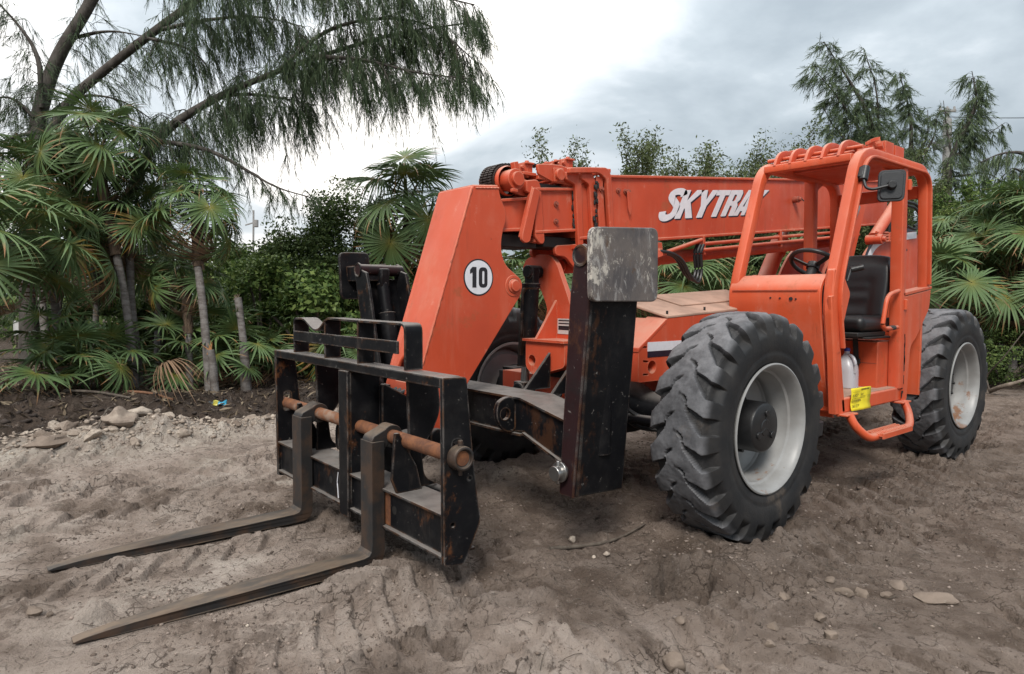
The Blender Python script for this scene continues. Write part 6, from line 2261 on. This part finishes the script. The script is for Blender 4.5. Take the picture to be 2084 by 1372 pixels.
# rocks one can pick out
t = MT('limestone')
c = t.mix(t.mr(t.noise(6, 6, .65, coord='Object'), .35, .65), (0.44, 0.375, 0.31), (0.27, 0.22, 0.18))
c = t.mix(t.mr(t.island(), .3, 1, 0, .6), c, (0.20, 0.155, 0.125))
c = t.mix(t.mr(t.noise(14, 6, .7), .6, .7, 0, .7), c, (0.12, 0.09, 0.07))
t.bump(t.noise(22, 6, .7), .5, .02)
lime_m = t.done(c, .95, 0, .15)
t = MT('brown_stone')
c = t.mix(t.mr(t.noise(7, 6, .65), .35, .65), (0.185, 0.145, 0.115), (0.10, 0.077, 0.06))
c = t.mix(t.mr(t.island(), 0, 1, 0, .6), c, (0.24, 0.19, 0.155))
c = t.mix(t.mr(t.noise(11, 6, .7), .6, .7, 0, .6), c, (0.27, 0.23, 0.19))
t.bump(t.noise(22, 6, .7), .5, .02)
stone_m = t.done(c, .95, 0, .15)


def rock(label, x, y, s, seed, mat, sink=.35, rot=0, group=None, me=None):
    me = me or stone(seed, *s)
    o = link('rock', me, mat)
    o.location = (x, y, gz(x, y)+s[2]*(1-2*sink))
    o.rotation_euler = (0, 0, rot)
    return tag(o, label, 'rock', group)


rock('squared tan rock in the hollow beside the dug hole', 1.437, 1.425, (.055, .048, .045), 1, stone_m, .25, .6, me=stone(1, .055, .05, .045, 3, .3))
rock('long flat brown rock half buried at the right of the clearing', .14, 1.907, (.10, .055, .035), 2, stone_m, .36, 2.2, me=stone(2, .10, .055, .035, 3, .4))
rock('brown cobble on the low ridge between the hole and the long flat rock', .365, 1.66, (.045, .04, .03), 3, stone_m, .3, 1)
rock('brown angular cobble nearest the bottom edge right of the hole', .856, 1.743, (.032, .03, .026), 4, stone_m, .3, .3)
rock('small white stone on the dark soil in front of the front tyre', .89, .30, (.028, .024, .022), 5, lime_m, .2, 0)
rock('white pebble beside the root in front of the front tyre', .934, .60, (.022, .018, .016), 6, lime_m, .2, .5)
rock('cream pebble paired with the white one beside the root', .99, .56, (.015, .013, .012), 7, lime_m, .2, .5)
rock('brown lump of stone right of the squared tan rock', 1.30, 1.55, (.05, .04, .032), 8, stone_m, .35, 1.4)
rock('brown rock poking from the sand near the long flat rock', .113, 1.72, (.05, .04, .025), 9, stone_m, .35, .4)
rock('brown stone left of the low ridge of cobbles', .717, 1.631, (.035, .03, .022), 10, stone_m, .35, .7)
rock('tan stone behind the ridge cobble', .398, 1.528, (.032, .026, .02), 14, stone_m, .35, .2)
for i_, (x_, y_, s_, lab_) in enumerate(((.62, 1.42, .030, 'brown stone on the ridge nearest the dug hole'), (.52, 1.50, .024, 'small brown stone second along the ridge from the dug hole'), (.47, 1.62, .036, 'largest of the brown stones lying side by side on the ridge'),
        (.30, 1.74, .030, 'brown stone between the ridge stones and the long flat rock'), (.95, 1.55, .028, 'brown stone in the spoil right of the squared tan rock'), (1.10, 1.62, .022, 'little stone in front of the spoil right of the squared tan rock'), (1.22, 1.28, .026, 'small stone between the dug hole and the squared tan rock'))):
    rock(lab_, x_, y_, (s_*1.2, s_, s_*.75), 60+i_, stone_m, .42, i_*1.1)
rock('rounded grey stone by the tip of the nearer fork', 3.33, -.42, (.035, .03, .024), 11, stone_m, .25, .2)
rock('smaller grey stone by the tip of the nearer fork', 3.28, -.40, (.018, .016, .014), 12, stone_m, .25, .9)
rock('flat stone pressed into the ground beside the near fork heel', 1.80, .03, (.07, .025, .018), 13, stone_m, .3, .5)
LG = 'limestone lumps along the foot of the bank'
lm = [stone(400+i, 1, 1, 1, 3, .42) for i in range(9)]
rs = np.random.default_rng(401)
rock('largest pitted limestone boulder in the rubble under the palms', 2.38, -4.12, (.17, .15, .13), 20, lime_m, .42, .5, me=stone(20, .17, .15, .13, 4, .5))
rock('pale flat limestone slab on top of the rubble below the curved palm trunk', 2.18, -4.34, (.13, .08, .06), 21, lime_m, .1, .2, me=stone(21, .13, .08, .06, 3, .4))
rock('grey clod-like boulder at the left end of the rubble', 2.95, -3.95, (.16, .12, .07), 22, stone_m, .35, .2, me=stone(22, .16, .12, .07, 3, .5))
k = 0
while k < 60:
    x_ = rs.uniform(.7, 3.7)
    lo = np.interp(x_, EDGE[[5, 4, 3, 2]][:, 0], EDGE[[5, 4, 3, 2]][:, 1])
    y_ = lo+.12+rs.uniform(0, .78)**1.1*min(1.0, .35+.3*x_)
    o = link('rock', lm[rs.integers(9)], lime_m if rs.random() < .85 else stone_m)
    s = rs.choice([rs.uniform(.03, .06), rs.uniform(.05, .11)], p=(.65, .35))
    o.scale = (s*rs.uniform(.8, 1.3), s*rs.uniform(.7, 1.1), s*rs.uniform(.5, .85))
    o.location = (x_, y_, gz(x_, y_)-s*.05)
    o.rotation_euler = (rs.normal()*.3, rs.normal()*.3, rs.uniform(0, 6))
    tag(o, 'pale limestone lump in the rubble at the foot of the bank', 'rock', LG)
    k += 1

# gravel, crumbs and bits of twig that nobody could count
rs = np.random.default_rng(55)
ico = bmesh.new()
bmesh.ops.create_icosphere(ico, subdivisions=1, radius=1)
iv = np.array([v.co[:] for v in ico.verts])
if_ = np.array([[v.index for v in f.verts] for f in ico.faces])
ico.free()


def scatter_pebbles(name, label, mat, n, xr, yr, smin, smax, seed, dens=None):
    rs = np.random.default_rng(seed)
    x = rs.uniform(*xr, n*3)
    y = rs.uniform(*yr, n*3)
    w_ = dens(x, y) if dens else np.ones(len(x))
    k = rs.random(len(x)) < w_
    x, y = x[k][:n], y[k][:n]
    n = len(x)
    s = smin*(smax/smin)**(rs.random(n)**2.2)
    z = height(x, y)+s*.1
    sc = rs.uniform(.6, 1.3, (n, 3))*np.array((1, 1, .7))
    jit = rs.uniform(.5, 1.3, (n, len(iv), 1))
    a = rs.uniform(0, 6.28, n)
    V = iv[None]*jit*sc[:, None, :]*s[:, None, None]
    ca, sa = np.cos(a)[:, None], np.sin(a)[:, None]
    V = np.stack([V[..., 0]*ca-V[..., 1]*sa, V[..., 0]*sa+V[..., 1]*ca, V[..., 2]], -1)+np.stack([x, y, z], -1)[:, None, :]
    F = if_[None]+(np.arange(n)*len(iv))[:, None, None]
    o = link(name, npmesh(name, V.reshape(-1, 3), F.reshape(-1, 3)), mat)
    return tag(o, label, 'gravel', None, 'stuff')


dn = lambda x, y: sstep(-.1, .45, fbm(x*.9, y*.9, 3, 91))*sstep(-.2, -.8, edge_dist(x, y))*.9+.08
scatter_pebbles('gravel', 'brown gravel and crumbs of soil strewn over the clearing', stone_m, 1500, (-3, 3.6), (-3.5, 2.6), .003, .013, 81, dn)
scatter_pebbles('soil_crumbs', 'sandy crumbs of broken crust strewn over the clearing', m_plain('sand_crumb', (0.27, 0.215, 0.18), .95, 0, .5, 9, .3), 7000, (-2.5, 3.6), (-3.4, 2.6), .003, .013, 85, lambda x, y: sstep(-.05, .4, fbm(x*1.3+4, y*1.3, 4, 92))*sstep(-.2, -.6, edge_dist(x, y))*.95+.05)
scatter_pebbles('soil_crumbs', 'darker crumbs of churned earth on the right of the clearing', m_plain('brown_crumb', (0.13, 0.098, 0.078), .95, 0, .5, 9, .3), 8000, (-3.0, 3.2), (-1.5, 2.7), .003, .014, 86, lambda x, y: sstep(-.05, .35, fbm(x*1.6+1, y*1.6, 4, 93))*.95+.05)
scatter_pebbles('gravel', 'pale grit scattered in the sand', lime_m, 700, (-3, 3.6), (-4.4, 2.6), .003, .010, 82, dn)
scatter_pebbles('gravel', 'limestone crumbs spilled from the foot of the bank', lime_m, 5000, (.2, 4.5), (-5.0, -3.4), .005, .032, 83, lambda x, y: sstep(-.95, -.5, edge_dist(x, y))*sstep(.0, -.25, edge_dist(x, y)))
scatter_pebbles('soil_clods', 'dark clods of topsoil on the face of the bank', m_plain('topsoil_clod', (0.050, 0.037, 0.030), .95, 0, .4, 15, .4), 5000, (-8, 5.5), (-8, -3.8), .008, .045, 84, lambda x, y: sstep(-.45, -.1, edge_dist(x, y))*sstep(1.0, .4, edge_dist(x, y)))
rs = np.random.default_rng(56)
mb = MB()
for k in range(1240):
    if k < 1000:
        x_, y_ = rs.uniform(-2.5, 3.6), rs.uniform(-3.5, 2.5)
        ln = rs.uniform(.015, .10)
        rr = rs.uniform(.0009, .0018)
    else:
        x_, y_ = rs.uniform(-8, 5), rs.uniform(-8, -4.2)
        if not (-.2 < float(edge_dist(np.array([x_]), np.array([y_]))[0]) < 1.2):
            continue
        ln = rs.uniform(.08, .35)
        rr = .004
    a = rs.uniform(0, 6.28)
    z_ = gz(x_, y_)
    dx, dy = math.cos(a)*ln, math.sin(a)*ln
    z2 = gz(x_+dx, y_+dy)
    mb.tube([(x_, y_, z_+.006), (x_+dx*.5+rs.normal()*ln*.12, y_+dy*.5+rs.normal()*ln*.12, (z_+z2)/2+.012), (x_+dx, y_+dy, z2+.006)], rr, 4)
o = part('twig_litter', mb, M['twig'], None, 0, 70)
tag(o, 'dry twigs and root ends littering the ground', 'twig litter', None, 'stuff')


def stick(name, label, pts, r, mat, cat='stick', taper=.5):
    P = []
    for q in pts:
        P.append((q[0], q[1], gz(q[0], q[1])+r*.6+(q[2] if len(q) > 2 else 0)))
    P = soft(P, .15, 4)
    o = part(name, MB().tube(P, r, 8, False, [1-(1-taper)*i/(len(P)-1) for i in range(len(P))]), mat, None, 0, 60)
    return tag(o, label, cat)


stick('root', 'brown root lying on the soil in front of the front tyre', [(1.14, .38), (.98, .40), (.80, .47), (.60, .44), (.44, .45)], .012, M['twig'], 'root', .6)
stick('stick', 'thin grey stick leaning on the limestone rubble', [(2.62, -3.95, 0), (2.45, -4.35, .12), (2.35, -4.62, .18)], .010, M['twig'])
wood_red = m_plain('reddish_stick_wood', (0.20, 0.095, 0.05), .8, 0, .4, 20)
q = [on_ground(px, 7.45) for px in (256, 300, 350)]
stick('stick', 'reddish stripped stick on the edge of the bank under the palms', [(a.x, a.y, .02) for a in q], .016, wood_red, taper=.9)
q = [on_ground(px, 7.15) for px in (128, 190, 262)]
stick('stick', 'long dark stick along the edge of the bank left of the palms', [(a.x, a.y, .03) for a in q], .016, M['twig'], taper=.8)
q = [on_ground(px, d_) for px, d_ in ((2020, 9.9), (2045, 9.6), (2084, 9.5), (2120, 9.6))]
stick('branch', 'weathered forked branch lying beyond the rear wheel', [(q[0].x, q[0].y, .02), (q[1].x, q[1].y, .12), (q[2].x, q[2].y, .22), (q[3].x, q[3].y, .34)], .035, m_bark('driftwood', (0.22, 0.18, 0.145), (0.12, 0.095, 0.075), 12), 'branch')
stick('branch', 'thin dead branch curving up beside the rear wheel', [(q[0].x, q[0].y, .0), (q[0].x-.1, q[0].y-.1, .25), (q[1].x, q[1].y, .55), (q[2].x, q[2].y, .95)], .014, M['twig'], 'branch')

# a dead frond dropped on the bank
b = on_ground(330, 7.65)
o = link('dead_frond', FR['dead'][1].copy(), None)
o.location = b+Vector((0, 0, .06))
o.rotation_euler = (.2, R(-62), math.atan2(CAM.y-b.y, CAM.x-b.x)+.4)
o.scale = (.62,)*3
tag(o, 'dried pinkish palm fan lying on the bank at the foot of the twin trunks', 'palm frond')

# crumpled wrapper
b = on_ground(441, 7.75)
t = MT('wrapper_print')
uvx = t.n('ShaderNodeSeparateXYZ')
t.l(t.tc.outputs['Object'], uvx.inputs[0])
wm = t.done(t.mix(t.mr(uvx.outputs[0], .005, .02), t.mix(t.mr(uvx.outputs[0], -.06, -.045), (0.08, 0.13, 0.16), (0.55, 0.50, 0.10)), (0.05, 0.33, 0.50)), .35)
v, F = [], []
rs = np.random.default_rng(6)
for i in range(9):
    for j in range(5):
        v.append((-.10+.025*i, -.03+.015*j, .018*math.sin(i*1.3+j)+.012*rs.random()+.02))
for i in range(8):
    for j in range(4):
        F.append((i*5+j, (i+1)*5+j, (i+1)*5+j+1, i*5+j+1))
me = MB().add(v, F).mesh('snack_wrapper')
o = link('snack_wrapper', me, wm)
sm = o.modifiers.new('thick', 'SOLIDIFY')
sm.thickness = .012
o.location = b+Vector((0, 0, .02))
o.rotation_euler = (R(35), 0, math.atan2(rt.y, rt.x))
tag(o, 'crumpled blue and yellow snack wrapper at the foot of the slim palm', 'wrapper')
b = on_ground(318, 7.05)
rock('small white stone halfway up the dark bank', b.x, b.y, (.035, .03, .025), 31, lime_m, .1)

# pale things glimpsed far through the left trunks
bd = thing('board', 'white board on two legs glimpsed between the left trunks', 'board', on_ground(42, 13))
b = bd.location
c_ = at(42, 668, 13)
part('panel', MB().obox(c_, rt, fw, up, .13, .02, .14), M['plate'], bd, .005)
part('legs', MB().obox(c_-rt*.09-up*.45, rt, fw, up, .02, .02, .35).obox(c_+rt*.09-up*.45, rt, fw, up, .02, .02, .35), M['twig'], bd, .003)

# utility poles, lamp and lines
UP = thing('utility_pole', 'grey concrete utility pole with a floodlight, among the casuarinas right of the cab', 'utility pole', on_ground(1925, 24))
b = UP.location
tp = at(1928, 243, 24)
part('shaft', MB().cyl(b-Vector((0, 0, .3)), tp, .19, 16, .14), M['concrete'], UP, .01)
m = MB().obox(tp+up*.05, rt, fw, up, .05, .05, .35).obox(tp+up*.30, rt, fw, up, .30, .04, .04)
for k in (-.25, 0, .25):
    m.cyl(tp+rt*k+up*.32, tp+rt*k+up*.46, .05, 10, .03)
part('crossarm', m, M['concrete'], UP, .005)
q = at(1913, 294, 23.8)
m = MB().obox(q, (rt*.95+up*.3).normalized(), fw, (up*.95-rt*.3).normalized(), .22, .12, .15)
part('floodlight', m, M['lampgrey'], UP, .02)
part('floodlight_arm', MB().cyl(q, at(1926, 290, 24), .035, 8), M['lampgrey'], UP, 0)
UP = thing('utility_pole', 'faint distant utility pole seen left of the tall dark shrub', 'utility pole', on_ground(515, 34))
b = UP.location
tp = at(516, 428, 34)
part('shaft', MB().cyl(b-Vector((0, 0, .3)), tp, .06, 12, .045), M['concrete'], UP, .01)
part('crossarm', MB().obox(at(507, 456, 34), (rt+up*.3).normalized(), fw, up, .2, .03, .03).cyl(at(521, 462, 33.8), at(521, 448, 33.8), .12, 12), M['concrete'], UP, .005)


def line(label, a, b_, sag, r, group):
    P = [a.lerp(b_, i/14)-Vector((0, 0, sag*4*(i/14)*(1-i/14))) for i in range(15)]
    o = part('power_line', MB().tube(P, r, 5), M['wire'], None, 0, 80)
    return tag(o, label, 'power line', group)


t0 = at(1928, 238, 24)
line('power line crossing the sky from the pole top to the right edge', t0, at(2300, 230, 26), .1, .014, None)
line('power line hanging from the pole top down towards the left', t0, at(1000, 440, 40), .6, .012, None)
PLG = 'low wires between the right-hand trees'
line('low wire strung between the trees right of the cab, upper of two', at(1890, 392, 24), at(2300, 398, 26), .05, .012, None)
line('low wire strung between the trees right of the cab, lower of two', at(1890, 412, 24), at(2300, 412, 26), .05, .012, None)
